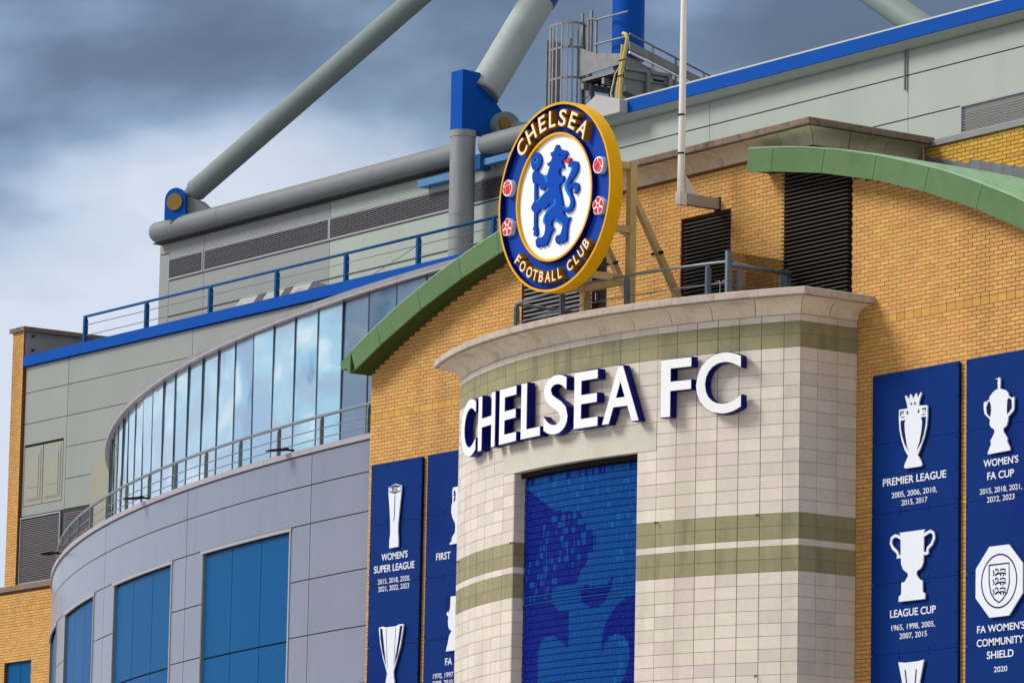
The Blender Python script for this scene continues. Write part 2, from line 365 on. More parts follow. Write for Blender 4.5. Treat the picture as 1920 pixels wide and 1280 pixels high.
def split_words(tp, gap):
    """Cut a line of lettering into its words at gaps wider than gap."""
    vs, fs, ed = tp
    par = list(range(len(vs)))
    def find(i):
        while par[i] != i: par[i] = par[par[i]]; i = par[i]
        return i
    for f in fs:
        for i in f[1:]: par[find(i)] = find(f[0])
    isl = {}
    for i in range(len(vs)): isl.setdefault(find(i), []).append(i)
    items = sorted((min(vs[i][0] for i in g), max(vs[i][0] for i in g), g) for g in isl.values())
    groups = []; xr = None
    for a, b, g in items:
        if xr is None or a - xr > gap: groups.append([])
        groups[-1] += g; xr = b if xr is None else max(xr, b)
    out = []
    for g in groups:
        mp_ = {v: k for k, v in enumerate(sorted(g))}
        out.append(([vs[v] for v in sorted(g)], [[mp_[i] for i in f] for f in fs if f[0] in mp_], [[mp_[i] for i in e] for e in ed if e[0] in mp_]))
    return out

def text_solid(mb, tp, fr, w0, w1, mi=0):
    """Solid word: front at w1, back at w0, fr maps (u, v, w)."""
    vs, fs, ed = tp; n = len(vs)
    mb.add([fr(u, v, w0) for u, v in vs] + [fr(u, v, w1) for u, v in vs],
           [tuple(f) for f in fs] + [tuple(i + n for i in f) for f in fs] + [(a, b, b + n, a + n) for a, b in ed], mi)
    return mb

def thick_line(pts, w, closed=False):
    """Polyline to a list of quads (u, v)."""
    q = []
    P = [Vector((a, b)) for a, b in pts]
    if closed: P = P + [P[0]]
    nn = []
    for i in range(len(P)):
        if closed: d = (P[(i + 1) % (len(P) - 1)] - P[(i - 1) % (len(P) - 1)])
        else: d = P[min(i + 1, len(P) - 1)] - P[max(i - 1, 0)]
        d = d.normalized(); nn.append(Vector((-d.y, d.x)) * (w / 2))
    for i in range(len(P) - 1):
        q.append([tuple(P[i] + nn[i]), tuple(P[i] - nn[i]), tuple(P[i + 1] - nn[i + 1]), tuple(P[i + 1] + nn[i + 1])])
    return q

# ------------------------------------------------------------------ ground
g = MB().box(-2500, 2500, -2500, 2500, -0.5, 0.0).build('ground', M['ground'])
g['kind'] = 'structure'

# traced outlines, metres on their own planes
LION=[(0.014,0.923),(0.052,0.959),(0.091,0.958),(0.132,0.886),(0.18,0.855),(0.345,0.811),(0.401,0.752),(0.348,0.723),(0.334,0.678),(0.272,0.65),(0.226,0.63),(0.219,0.593),(0.259,0.578),(0.277,0.492),(0.175,0.512),(0.14,0.465),(0.146,0.409),(0.195,0.35),(0.265,0.358),(0.305,0.311),(0.269,0.242),(0.168,0.205),(0.159,0.156),(0.196,0.048),(0.231,-0.069),(0.274,-0.195),(0.268,-0.26),(0.302,-0.348),(0.366,-0.408),(0.429,-0.449),(0.514,-0.448),(0.469,-0.497),(0.432,-0.57),(0.413,-0.706),(0.412,-0.836),(0.372,-0.886),(0.332,-0.862),(0.271,-0.904),(0.223,-0.856),(0.147,-0.901),(0.091,-0.856),(0.065,-0.778),(0.095,-0.736),(0.204,-0.73),(0.257,-0.691),(0.294,-0.606),(0.292,-0.541),(0.151,-0.512),(0.071,-0.464),(0.046,-0.409),(-0.024,-0.422),(-0.078,-0.461),(-0.076,-0.522),(0.012,-0.592),(-0.065,-0.637),(-0.117,-0.712),(-0.154,-0.79),(-0.23,-0.877),(-0.27,-0.835),(-0.347,-0.889),(-0.404,-0.826),(-0.482,-0.88),(-0.539,-0.826),(-0.55,-0.728),(-0.487,-0.693),(-0.361,-0.703),(-0.284,-0.662),(-0.255,-0.583),(-0.257,-0.499),(-0.314,-0.437),(-0.324,-0.38),(-0.294,-0.316),(-0.233,-0.25),(-0.103,-0.141),(-0.129,-0.073),(-0.205,-0.141),(-0.314,-0.188),(-0.425,-0.165),(-0.487,-0.214),(-0.541,-0.237),(-0.614,-0.196),(-0.662,-0.173),(-0.711,-0.115),(-0.697,-0.063),(-0.635,-0.006),(-0.525,0.008),(-0.37,0.084),(-0.168,0.176),(-0.279,0.21),(-0.341,0.173),(-0.42,0.189),(-0.454,0.255),(-0.503,0.318),(-0.663,0.351),(-0.694,0.44),(-0.692,0.534),(-0.646,0.574),(-0.574,0.572),(-0.462,0.509),(-0.349,0.445),(-0.223,0.445),(-0.186,0.514),(-0.133,0.581),(-0.213,0.612),(-0.222,0.669),(-0.167,0.661),(-0.105,0.689),(-0.075,0.75),(-0.132,0.805),(-0.125,0.837),(-0.031,0.855)]
TAIL=[(0.281,-0.197),(0.377,-0.252),(0.454,-0.26),(0.508,-0.229),(0.522,-0.166),(0.496,-0.088),(0.416,-0.003),(0.351,0.081),(0.334,0.149),(0.363,0.219),(0.408,0.277),(0.483,0.359),(0.535,0.425),(0.534,0.481),(0.479,0.503),(0.44,0.486),(0.431,0.529),(0.492,0.571),(0.601,0.582),(0.702,0.548),(0.735,0.478),(0.715,0.38),(0.64,0.298),(0.533,0.23),(0.466,0.157),(0.535,0.175),(0.643,0.179),(0.729,0.146),(0.77,0.075),(0.741,0.005),(0.665,-0.044),(0.626,-0.019),(0.663,0.035),(0.615,0.098),(0.553,0.098),(0.507,0.058),(0.524,0.0),(0.589,-0.102),(0.623,-0.199),(0.595,-0.288),(0.519,-0.342),(0.411,-0.352),(0.316,-0.313),(0.265,-0.259),(0.251,-0.22)]
L1=[(0.027,-0.034),(0.075,-0.083),(0.07,-0.157),(-0.078,-0.21),(-0.201,-0.267),(-0.254,-0.334),(-0.26,-0.417),(-0.213,-0.503),(-0.249,-0.5),(-0.314,-0.437),(-0.324,-0.38),(-0.294,-0.316),(-0.233,-0.25),(-0.125,-0.185),(0.014,-0.14)]
L2=[(-0.168,0.176),(-0.37,0.084),(-0.525,0.008),(-0.588,-0.002),(-0.492,-0.029),(-0.337,0.06),(-0.144,0.163)]
L3=[(-0.341,0.449),(-0.223,0.443),(-0.186,0.514),(-0.136,0.58),(-0.161,0.473),(-0.206,0.405),(-0.204,0.321),(-0.242,0.28),(-0.284,0.379)]
L4=[(0.054,-0.415),(0.109,-0.413),(0.181,-0.479),(0.291,-0.511),(0.308,-0.581),(0.273,-0.696),(0.253,-0.693),(0.29,-0.606),(0.289,-0.543),(0.151,-0.512)]
L5=[(0.337,0.148),(0.366,0.218),(0.487,0.339),(0.537,0.434),(0.526,0.487),(0.487,0.502),(0.548,0.511),(0.597,0.453),(0.575,0.382),(0.47,0.277),(0.418,0.201),(0.42,0.127),(0.478,0.007),(0.542,-0.077),(0.561,-0.181),(0.517,-0.267),(0.44,-0.293),(0.346,-0.261),(0.298,-0.213),(0.377,-0.252),(0.454,-0.26),(0.508,-0.229),(0.522,-0.166),(0.496,-0.088),(0.416,-0.003),(0.351,0.081)]
SHEAD=[(-0.421,0.737),(-0.44,0.682),(-0.472,0.634),(-0.514,0.599),(-0.563,0.58),(-0.614,0.578),(-0.662,0.595),(-0.701,0.627),(-0.729,0.673),(-0.742,0.727),(-0.74,0.785),(-0.734,0.833),(-0.712,0.875),(-0.678,0.905),(-0.634,0.921),(-0.585,0.921),(-0.536,0.906),(-0.491,0.876),(-0.455,0.835),(-0.431,0.787)]
SEYE=[(-0.533,0.763),(-0.542,0.734),(-0.567,0.715),(-0.603,0.712),(-0.639,0.726),(-0.666,0.753),(-0.676,0.785),(-0.668,0.814),(-0.642,0.832),(-0.606,0.835),(-0.57,0.821),(-0.543,0.795)]
SEYE2=[(-0.578,0.779),(-0.582,0.762),(-0.594,0.751),(-0.612,0.749),(-0.629,0.756),(-0.643,0.771),(-0.648,0.79),(-0.644,0.807),(-0.631,0.818),(-0.614,0.82),(-0.596,0.813),(-0.583,0.798)]
SPOLE=[(-0.644,0.62),(-0.572,0.609),(-0.542,-0.05),(-0.549,-0.507),(-0.628,-0.496),(-0.628,-0.038)]
SKNOB=[(-0.644,-0.48),(-0.525,-0.487),(-0.516,-0.549),(-0.536,-0.556),(-0.498,-0.608),(-0.552,-0.656),(-0.607,-0.644),(-0.633,-0.598),(-0.606,-0.546),(-0.643,-0.536)]
TONGUE=[(0.273,0.632),(0.335,0.641),(0.397,0.631),(0.466,0.658),(0.498,0.649),(0.484,0.6),(0.414,0.573),(0.321,0.589)]
FEYE=[(0.12,0.767),(0.167,0.778),(0.214,0.75),(0.173,0.735)]
PL=[(6.33,14.075),(6.56,14.075),(6.54,14.151),(6.481,14.301),(6.52,14.303),(6.597,14.226),(6.625,14.316),(6.653,14.313),(6.708,14.222),(6.777,14.314),(6.802,14.311),(6.826,14.225),(6.911,14.321),(6.935,14.3),(6.883,14.201),(6.856,14.092),(7.093,14.072),(7.095,13.881),(7.077,13.722),(7.012,13.532),(6.928,13.38),(6.835,13.229),(6.912,13.147),(6.96,13.056),(6.922,13.029),(6.513,13.029),(6.471,13.055),(6.493,13.115),(6.583,13.236),(6.491,13.35),(6.403,13.533),(6.343,13.725),(6.322,13.926)]
PLh=[[(6.376,13.875),(6.501,13.88),(6.476,13.829),(6.487,13.685),(6.547,13.419),(6.606,13.314),(6.49,13.45),(6.415,13.618),(6.377,13.771)],[(6.924,13.881),(7.057,13.879),(7.048,13.75),(7.002,13.582),(6.937,13.447),(6.815,13.311),(6.89,13.47),(6.936,13.638),(6.957,13.797)],[(6.365,14.036),(6.474,14.039),(6.469,14.023),(6.398,14.015),(6.381,13.957),(6.362,13.957)],[(6.541,14.04),(6.589,13.997),(6.561,13.963),(6.538,13.99)],[(6.828,13.971),(6.865,14.041),(6.885,13.971)],[(6.942,14.033),(7.055,14.039),(7.056,13.947),(7.033,14.011),(6.951,14.011)],[(6.636,14.129),(6.658,14.176),(6.693,14.128)],[(6.731,14.124),(6.76,14.177),(6.789,14.124)],[(6.389,13.938),(6.481,13.94),(6.481,13.924),(6.393,13.925)],[(6.943,13.928),(7.037,13.934),(7.037,13.919),(6.946,13.916)],[(6.417,13.997),(6.455,14.005),(6.45,13.981)],[(6.971,13.974),(7.014,13.986),(7.009,13.962)]]
WFA=[(8.943,14.15),(8.933,14.261),(8.951,14.301),(8.878,14.328),(8.887,14.335),(8.933,14.319),(8.951,14.344),(9.0,14.332),(9.006,14.252),(8.994,14.151),(9.144,14.104),(9.208,14.048),(9.217,14.005),(9.244,13.989),(9.308,13.94),(9.317,13.973),(9.366,13.958),(9.359,13.922),(9.357,13.777),(9.345,13.737),(9.209,13.648),(9.197,13.577),(9.165,13.496),(9.083,13.462),(9.083,13.408),(9.193,13.276),(9.18,13.229),(9.257,13.112),(9.261,13.07),(8.683,13.056),(8.692,13.097),(8.774,13.234),(8.75,13.273),(8.855,13.408),(8.855,13.462),(8.763,13.514),(8.73,13.566),(8.74,13.65),(8.606,13.75),(8.578,13.838),(8.577,13.948),(8.632,13.972),(8.642,13.941),(8.687,13.984),(8.728,13.992),(8.72,14.029),(8.797,14.094),(8.87,14.134)]
WFAh=[[(8.642,13.855),(8.687,13.948),(8.733,13.961),(8.761,13.891),(8.771,13.805),(8.748,13.686),(8.661,13.756)],[(9.181,13.833),(9.19,13.941),(9.235,13.966),(9.299,13.917),(9.305,13.783),(9.191,13.687),(9.176,13.749)]]
LC=[(6.36,11.922),(7.035,11.923),(7.013,11.874),(7.007,11.421),(6.998,11.348),(6.946,11.267),(6.824,11.216),(6.824,11.154),(6.92,11.061),(6.982,11.05),(6.991,10.847),(7.054,10.818),(7.051,10.723),(6.349,10.725),(6.352,10.811),(6.419,10.855),(6.42,11.052),(6.502,11.057),(6.597,11.154),(6.587,11.204),(6.472,11.269),(6.414,11.36),(6.397,11.496),(6.393,11.866)]
LCh=[[(6.399,11.823),(6.313,11.867),(6.236,11.883),(6.15,11.851),(6.122,11.766),(6.181,11.675),(6.297,11.591),(6.326,11.539),(6.297,11.505),(6.402,11.511)],[(6.998,11.82),(7.092,11.854),(7.186,11.881),(7.262,11.84),(7.285,11.764),(7.225,11.659),(7.122,11.595),(7.104,11.547),(7.123,11.515),(7.076,11.501),(6.991,11.52)]]
OCT=[(8.736,11.477),(9.236,11.476),(9.589,11.131),(9.59,10.632),(9.241,10.277),(8.743,10.275),(8.384,10.632),(8.387,11.126)]
SHIELD=[(8.734,11.162),(9.246,11.161),(9.252,10.814),(9.194,10.663),(9.086,10.564),(8.987,10.512),(8.869,10.581),(8.777,10.696),(8.736,10.867)]
OC=[(8.991,10.877),(9.028,11.323),(8.957,10.424)]
LIONS=[[(8.83,11.064),(8.866,11.013),(8.839,10.979)],[(8.884,11.059),(8.921,11.086),(8.966,11.065),(8.957,11.005),(8.885,10.975)],[(8.903,10.998),(8.976,11.004),(9.066,11.009),(9.157,10.989),(9.157,10.965)],[(9.012,11.061),(9.084,11.073),(9.147,11.056),(9.139,11.015)],[(9.012,10.995),(9.048,10.96)],[(9.102,10.994),(9.094,10.952)],[(8.831,10.907),(8.867,10.857),(8.84,10.823)],[(8.885,10.903),(8.921,10.93),(8.967,10.909),(8.958,10.849),(8.886,10.819)],[(8.904,10.842),(8.976,10.848),(9.067,10.853),(9.158,10.834),(9.158,10.81)],[(9.012,10.905),(9.085,10.917),(9.148,10.9),(9.139,10.859)],[(9.013,10.839),(9.049,10.804)],[(9.103,10.838),(9.094,10.797)],[(8.831,10.745),(8.868,10.695),(8.841,10.661)],[(8.886,10.741),(8.922,10.768),(8.968,10.747),(8.959,10.687),(8.886,10.657)],[(8.904,10.68),(8.977,10.686),(9.068,10.691),(9.158,10.672),(9.158,10.648)],[(9.013,10.743),(9.085,10.755),(9.149,10.738),(9.14,10.697)],[(9.013,10.677),(9.05,10.642)],[(9.104,10.676),(9.095,10.635)]]
WSL=[(-9.612,14.234),(-9.375,14.29),(-9.154,14.235),(-9.154,14.121),(-9.201,13.804),(-9.246,13.46),(-9.244,13.3),(-9.222,13.164),(-9.223,13.014),(-9.545,13.008),(-9.544,13.165),(-9.518,13.297),(-9.526,13.485),(-9.563,13.811),(-9.611,14.097)]
WSLs=[[(-9.563,14.207),(-9.552,14.229),(-9.374,14.26),(-9.194,14.221),(-9.192,14.192)],[(-9.569,14.185),(-9.56,14.146),(-9.379,14.099),(-9.19,14.131),(-9.186,14.162)],[(-9.265,14.209),(-9.385,14.237),(-9.498,14.207),(-9.466,14.184),(-9.311,14.186),(-9.281,14.157),(-9.38,14.129),(-9.501,14.165)],[(-9.374,14.075),(-9.38,13.66),(-9.399,13.541)]]
UWC=[(-9.841,11.44),(-9.712,11.456),(-9.623,11.432),(-9.256,11.427),(-9.122,11.459),(-8.968,11.453),(-8.983,11.341),(-9.066,11.013),(-9.225,10.679),(-9.292,10.533),(-9.272,10.402),(-9.248,10.293),(-9.243,10.164),(-9.59,10.158),(-9.562,10.324),(-9.517,10.504),(-9.549,10.582),(-9.675,10.817),(-9.784,11.106),(-9.845,11.392)]
UWCh=[[(-9.801,11.419),(-9.724,11.418),(-9.646,11.053),(-9.564,10.701),(-9.577,10.692),(-9.7,10.948),(-9.78,11.225)],[(-9.092,11.422),(-9.001,11.423),(-9.053,11.184),(-9.155,10.847),(-9.254,10.681),(-9.23,10.809),(-9.147,11.126)]]
UWCl=[[(-9.583,11.406),(-9.512,10.612)],[(-9.239,11.402),(-9.282,10.651)]]
FD=[(-7.225,14.024),(-7.328,14.02),(-7.355,13.966),(-7.342,13.741),(-7.375,13.646),(-7.376,13.534),(-7.33,13.418),(-7.241,13.312),(-7.226,13.241),(-7.234,13.13),(-7.329,13.04),(-7.35,12.958),(-7.415,12.922),(-7.409,12.9)]
FDh=[[(-7.32,13.949),(-7.287,13.904),(-7.317,13.85),(-7.268,13.86),(-7.312,13.724),(-7.245,13.76),(-7.238,13.899),(-7.264,13.957)]]
FA=[(-7.337,11.872),(-7.347,11.638),(-7.474,11.542),(-7.397,11.472),(-7.413,11.399),(-7.399,11.291),(-7.35,11.224),(-7.274,11.198),(-7.364,11.108),(-7.397,10.983),(-7.465,10.807)]
FAh=[[(-7.335,11.84),(-7.421,11.889),(-7.504,11.831),(-7.479,11.67),(-7.381,11.556)]]
EL=[(6.352,9.683),(6.535,9.661),(6.869,9.665),(7.032,9.683),(6.91,9.259),(6.875,9.023),(6.541,9.024),(6.464,9.311)]
ELl=[[(6.536,9.541),(6.568,9.376),(6.584,9.232)],[(6.837,9.531),(6.82,9.384),(6.799,9.219)]]
TXT=[('PREMIER LEAGUE', 6.689, 12.778, 1.697, 0.135), ('2005, 2006, 2010,', 6.686, 12.555, 1.209, 0.096), ('2015, 2017', 6.695, 12.402, 0.695, 0.096), ("WOMEN'S", 8.965, 12.852, 0.892, 0.13), ('FA CUP', 8.96, 12.626, 0.684, 0.13), ('2015, 2018, 2021,', 8.966, 12.397, 1.083, 0.094), ('2022, 2023', 8.964, 12.243, 0.706, 0.094), ('LEAGUE CUP', 6.673, 10.468, 1.22, 0.134), ('1965, 1998, 2005,', 6.681, 10.244, 1.16, 0.095), ('2007, 2015', 6.685, 10.088, 0.732, 0.095), ("FA WOMEN'S", 8.979, 10.036, 1.221, 0.129), ('COMMUNITY', 8.959, 9.804, 1.194, 0.129), ('SHIELD', 8.964, 9.585, 0.682, 0.129), ('2020', 8.974, 9.352, 0.338, 0.093), ("WOMEN'S", -9.423, 12.784, 0.931, 0.145), ('SUPER LEAGUE', -9.427, 12.551, 1.447, 0.145), ('2015, 2018, 2020,', -9.428, 12.32, 1.147, 0.102), ('2021, 2022, 2023', -9.432, 12.17, 1.1, 0.102), ('FIRST', -7.692, 12.631, 0.496, 0.143), ('FA', -7.435, 10.54, 0.239, 0.141), ('1970, 1997', -7.615, 10.302, 0.689, 0.1), ('2009, 2010', -7.629, 10.156, 0.691, 0.1), ('1', -7.32, 12.419, 0.055, 0.1)]
MUR=[[(-1.961,13.345),(-1.6,13.221),(-1.138,12.986),(-0.904,12.878),(-0.774,12.798),(-0.403,12.762),(0.062,12.702),(0.177,12.608),(0.374,12.407),(0.605,12.221),(0.595,12.072),(0.493,11.947),(0.386,11.939),(0.311,11.728),(0.23,11.693),(-1.918,11.881)],[(-1.966,11.992),(0.352,11.788),(0.128,11.579),(0.016,11.396),(-0.536,11.405),(-0.793,11.321),(-0.82,11.148),(-0.585,10.953),(-0.21,10.924),(-0.204,10.226),(-0.314,10.321),(-0.667,10.486),(-1.0,10.494),(-1.169,10.384),(-1.252,10.231),(-1.248,9.651),(-1.969,9.702)],[(0.136,11.299),(0.307,11.356),(0.643,11.278),(0.963,11.324),(1.09,11.47),(1.117,11.434),(1.044,11.214),(0.865,11.002),(0.706,10.926),(0.431,10.929),(0.172,11.07)],[(1.725,11.081),(1.431,11.032),(1.181,10.894),(0.952,10.702),(0.8,10.401),(0.809,10.038),(0.884,10.24),(1.013,10.353),(1.243,10.407),(1.446,10.343),(1.55,10.148),(1.566,9.975),(1.485,9.723),(1.365,9.489),(1.783,9.467)]]
LET=[('C',-4.275,-3.363),('H',-3.221,-2.391),('E',-2.193,-1.501),('L',-1.316,-0.635),('S',-0.517,0.241),('E',0.433,1.103),('A',1.232,2.165),('F',2.685,3.375),('C',3.488,4.445)]
# ------------------------------------------------------------------ brick laying
CZ0 = 15.675                            # under side of the upper soldier course
ACX, ACZ, AR0, AR1 = -0.21, -5.15, 24.12, 24.53   # arch of the green roof edge
def arch_z(x, r): return ACZ + math.sqrt(max(r * r - (x - ACX) ** 2, 0))

def cut(iv, a, b):
    out = []
    for p, q in iv:
        if b <= p or a >= q: out.append((p, q)); continue
        if a > p: out.append((p, a))
        if b < q: out.append((b, q))
    return out

def lay(x0, x1, z0, z1, hole, soldiers=(), limit=None, base=CZ0, L=0.225, H=0.075):
    """Stretcher bond: list of (x_a, x_b, z_a, z_b, soldier) bricks on a wall face; hole(z) gives the closed intervals."""
    res = []
    k0 = int(math.floor((z0 - base) / H)); k1 = int(math.ceil((z1 - base) / H))
    k = k0
    while k < k1:
        za = base + k * H
        sol = any(abs(za - s) < 0.02 for s in soldiers)
        zb = za + (2 * H if sol else H)
        zm = (za + zb) / 2
        iv = [(x0, x1)]
        for a, b in hole(zm): iv = cut(iv, a, b)
        off = 0 if (k % 2 == 0 or sol) else L / 2
        for p, q in iv:
            n = math.floor((p - off) / L)
            x = n * L + off
            while x < q:
                a = max(x, p); b = min(x + L, q)
                if b - a > 0.035: res.append((a, b, za, zb, sol))
                x += L
        k += 2 if sol else 1
    return res

BM = {}
def brick_mesh(w, h, m):
    key = (round(w, 2), round(h, 3), m.name)
    if key not in BM:
        w2 = w / 2 - 0.005; h2 = h / 2 - 0.005
        b = MB(); e = 0.004
        b.add([(-w2, -h2), (w2, -h2), (w2, h2), (-w2, h2)] and
              [(-w2, 0.05, -h2), (w2, 0.05, -h2), (w2, 0.05, h2), (-w2, 0.05, h2),
               (-w2, e, -h2), (w2, e, -h2), (w2, e, h2), (-w2, e, h2),
               (-w2 + e, 0, -h2 + e), (w2 - e, 0, -h2 + e), (w2 - e, 0, h2 - e), (-w2 + e, 0, h2 - e)],
              [(0, 1, 5, 4), (1, 2, 6, 5), (2, 3, 7, 6), (3, 0, 4, 7), (4, 5, 9, 8), (5, 6, 10, 9), (6, 7, 11, 10), (7, 4, 8, 11), (8, 9, 10, 11), (3, 2, 1, 0)])
        BM[key] = b.mesh('brick', m)
    return BM[key]

def place_bricks(parent, bricks, y, m, ms, score, nsingle=300):
    bricks = sorted(bricks, key=score)
    mb = MB(); mb2 = MB()
    for i, (a, b, za, zb, sol) in enumerate(bricks):
        j = rnd.uniform(-0.002, 0.003)
        if i < nsingle:
            me = brick_mesh(b - a, zb - za, ms if sol else m)
            inst('brick', me, parent, ((a + b) / 2, y + j, (za + zb) / 2))
        else:
            (mb2 if sol else mb).box(a + 0.005, b - 0.005, y + j, y + 0.05, za + 0.005, zb - 0.005)
    for q, mm in ((mb, m), (mb2, ms)):
        if q.v:
            o = q.build('brick_courses', mm, parent); o['kind'] = 'stuff'

def louvre(parent, x0, x1, z0, z1, y, pitch, m, depth=0.08, th=0.012, frame=None, back=M['black'], proud=0.0, lip=0.12):
    """Louvre panel: frame and dark back, each blade a piece of its own."""
    lv = MB().box(x0, x1, y + depth + 0.02, y + depth + 0.05, z0, z1).build('louvre', back, parent)
    n = int((z1 - z0) / pitch)
    bl = MB()
    w = (x1 - x0) / 2 - 0.004
    pr = [(-proud, -pitch * 0.22), (depth, -pitch * 0.22), (depth, -pitch * 0.17), (-proud, pitch * lip)]
    bl.add([(-w, p, q) for p, q in pr] + [(w, p, q) for p, q in pr], [(0, 1, 2, 3), (7, 6, 5, 4), (0, 4, 5, 1), (1, 5, 6, 2), (2, 6, 7, 3), (3, 7, 4, 0)])
    me = bl.mesh('slat', m)
    for k in range(n):
        inst('slat', me, lv, ((x0 + x1) / 2, y, z0 + pitch * (k + 0.5)))
    if frame:
        f = MB(); t = 0.045
        f.box(x0 - t, x0, y - 0.012, y + depth, z0 - t, z1 + t).box(x1, x1 + t, y - 0.012, y + depth, z0 - t, z1 + t)
        f.box(x0, x1, y - 0.012, y + depth, z1, z1 + t).box(x0, x1, y - 0.012, y + depth, z0 - t, z0)
        f.build('louvre_frame', frame, lv)
    return lv

def wall_body(mb, xs, z0, topf, openings, y0, y1):
    """Solid wall between y0 and y1, sliced along x, following topf(x) at the top, with rectangular openings."""
    cuts = sorted(set(round(v, 4) for v in list(xs) + [o[0] for o in openings] + [o[1] for o in openings]))
    for a, b in zip(cuts, cuts[1:]):
        xm = (a + b) / 2
        iv = [(z0, None)]
        segs = [(z0, 1e9)]
        for ox0, ox1, oz0, oz1 in openings:
            if ox0 <= xm <= ox1: segs = cut(segs, oz0, oz1)
        for p, q in segs:
            ta, tb = (topf(a), topf(b)) if q > 1e8 else (q, q)
            if ta <= p and tb <= p: continue
            mb.hexa([(a, y0, p), (b, y0, p), (b, y0, tb), (a, y0, ta), (a, y1, p), (b, y1, p), (b, y1, tb), (a, y1, ta)])
    return mb

# ------------------------------------------------------------------ the brick gable wall with its tower
BCX, BRR = -0.25, 12.2
BCY = -1.28 + math.sqrt(BRR ** 2 - 5.25 ** 2)
XL, XR = -10.54, 11.6
TWL, TWR, TWZ = -4.20, 3.695, 19.185
OPEN = [(-0.215, 1.31, 16.3, 18.365), (2.88, 4.81, 16.3, 18.80), (-5.31, -3.02, 16.3, 18.10), (-3.02, -2.52, 16.3, 18.10)]
gable = root('brick_gable_wall', 'tall buff brick facade wall with dark louvred openings behind the curved stone bay', 'wall', (0, 0, 0))
def gtop(x):
    if TWL <= x <= TWR: return TWZ
    return arch_z(x, AR0) + 0.10
xs = [XL + (XR - XL) * i / 74 for i in range(75)] + [TWL, TWR, TWL - 0.001, TWR + 0.001]
b = wall_body(MB(), xs, 0.0, gtop, OPEN, 0.012, 0.40)
b.box(TWR - 0.3, TWR - 0.012, 0.40, 2.4, 17.5, TWZ).box(TWL + 0.012, TWL + 0.3, 0.40, 2.4, 17.5, TWZ)
b.build('mortar_bed', M['mortar'], gable)
def ghole(z):
    h = []
    for ox0, ox1, oz0, oz1 in OPEN:
        if oz0 < z < oz1: h.append((ox0, ox1))
    if z < 16.0: h.append((-5.42, 4.95))
    if z < 14.73: h += [(-10.28, -8.56), (-8.28, -6.4), (5.57, 7.81), (8.09, 10.3)]
    if z > arch_z(XL, AR0):
        d = math.sqrt(max(AR0 ** 2 - (z - ACZ + 0.02) ** 2, 0))
        if z > TWZ: h.append((-20, 20))
        elif z < ACZ + AR0: h += [(-20, ACX - d), (ACX + d, 20)] if d > 4 else [(-20, TWL), (TWR, 20)]
        else: h += [(-20, TWL), (TWR, 20)]
    return h
br = lay(XL, XR - 0.5, 9.0, TWZ, ghole, soldiers=(CZ0, CZ0 - 53 * 0.075))
br = [q for q in br if q[2] < TWZ - 0.07]
place_bricks(gable, br, 0.0, M['brick'], M['soldier'], lambda q: (not (q[0] > 4.9 and q[2] > 14.8 and q[0] < 9.9)) * 10 + (-q[0] if q[0] > 4.9 else 5) + abs(q[2] - 16.3) * 0.5)
louvre(gable, OPEN[0][0] + 0.02, OPEN[0][1] - 0.02, 16.3, 18.345, 0.03, 0.072, M['slat'], frame=None, lip=-0.02)
louvre(gable, OPEN[1][0], OPEN[1][1] - 0.01, 16.3, 18.79, -0.005, 0.075, M['slat'], depth=0.10, proud=0.075, lip=0.0)
louvre(gable, OPEN[2][0] + 0.01, OPEN[2][1] - 0.02, 16.3, 18.08, 0.03, 0.085, M['slatgrey'])
d = MB().box(OPEN[3][0] + 0.02, OPEN[3][1] - 0.02, 0.10, 0.14, 16.3, 18.08).build('door', M['black'], gable)
MB().box(OPEN[3][0] + 0.07, OPEN[3][0] + 0.10, 0.04, 0.10, 17.2, 17.35).build('door_handle', M['slatgrey'], d)
fr = MB()
for a in (OPEN[0], OPEN[3]):
    fr.box(a[0] - 0.0, a[0] + 0.025, 0.001, 0.07, a[2], a[3]).box(a[1] - 0.025, a[1], 0.001, 0.07, a[2], a[3])
fr.build('opening_frame', mat('maroon_frame', (0.10, 0.02, 0.02), 0.5), gable)

# ---- swept stone cornices: profile points (offset, height)
PROF = [(0.0, 0.0)] + [(0.40 * (1 - math.cos(t)) + 0.015, 0.235 * math.sin(t) + 0.004) for t in [math.pi / 2 * i / 6 for i in range(7)]] + [(0.415, 0.245), (-0.2, 0.245), (-0.2, 0.0)]
COPP = [(-0.3, 0.255), (0.47, 0.255), (0.485, 0.27), (0.485, 0.375), (0.45, 0.395), (-0.3, 0.41)]
def sweep_piece(plan, t0, t1, prof, z0, n):
    mb = MB(); rings = []
    for k in range(n + 1):
        t = t0 + (t1 - t0) * k / n
        rings.append([(*plan(d, t), z0 + h) for d, h in prof])
    m = len(prof)
    vs = [p for r in rings for p in r]; fs = []
    for k in range(n):
        for i in range(m):
            fs.append((k * m + i, k * m + (i + 1) % m, (k + 1) * m + (i + 1) % m, (k + 1) * m + i))
    fs.append(tuple(range(m))); fs.append(tuple(range(n * m, (n + 1) * m)))
    return mb.add(vs, fs)
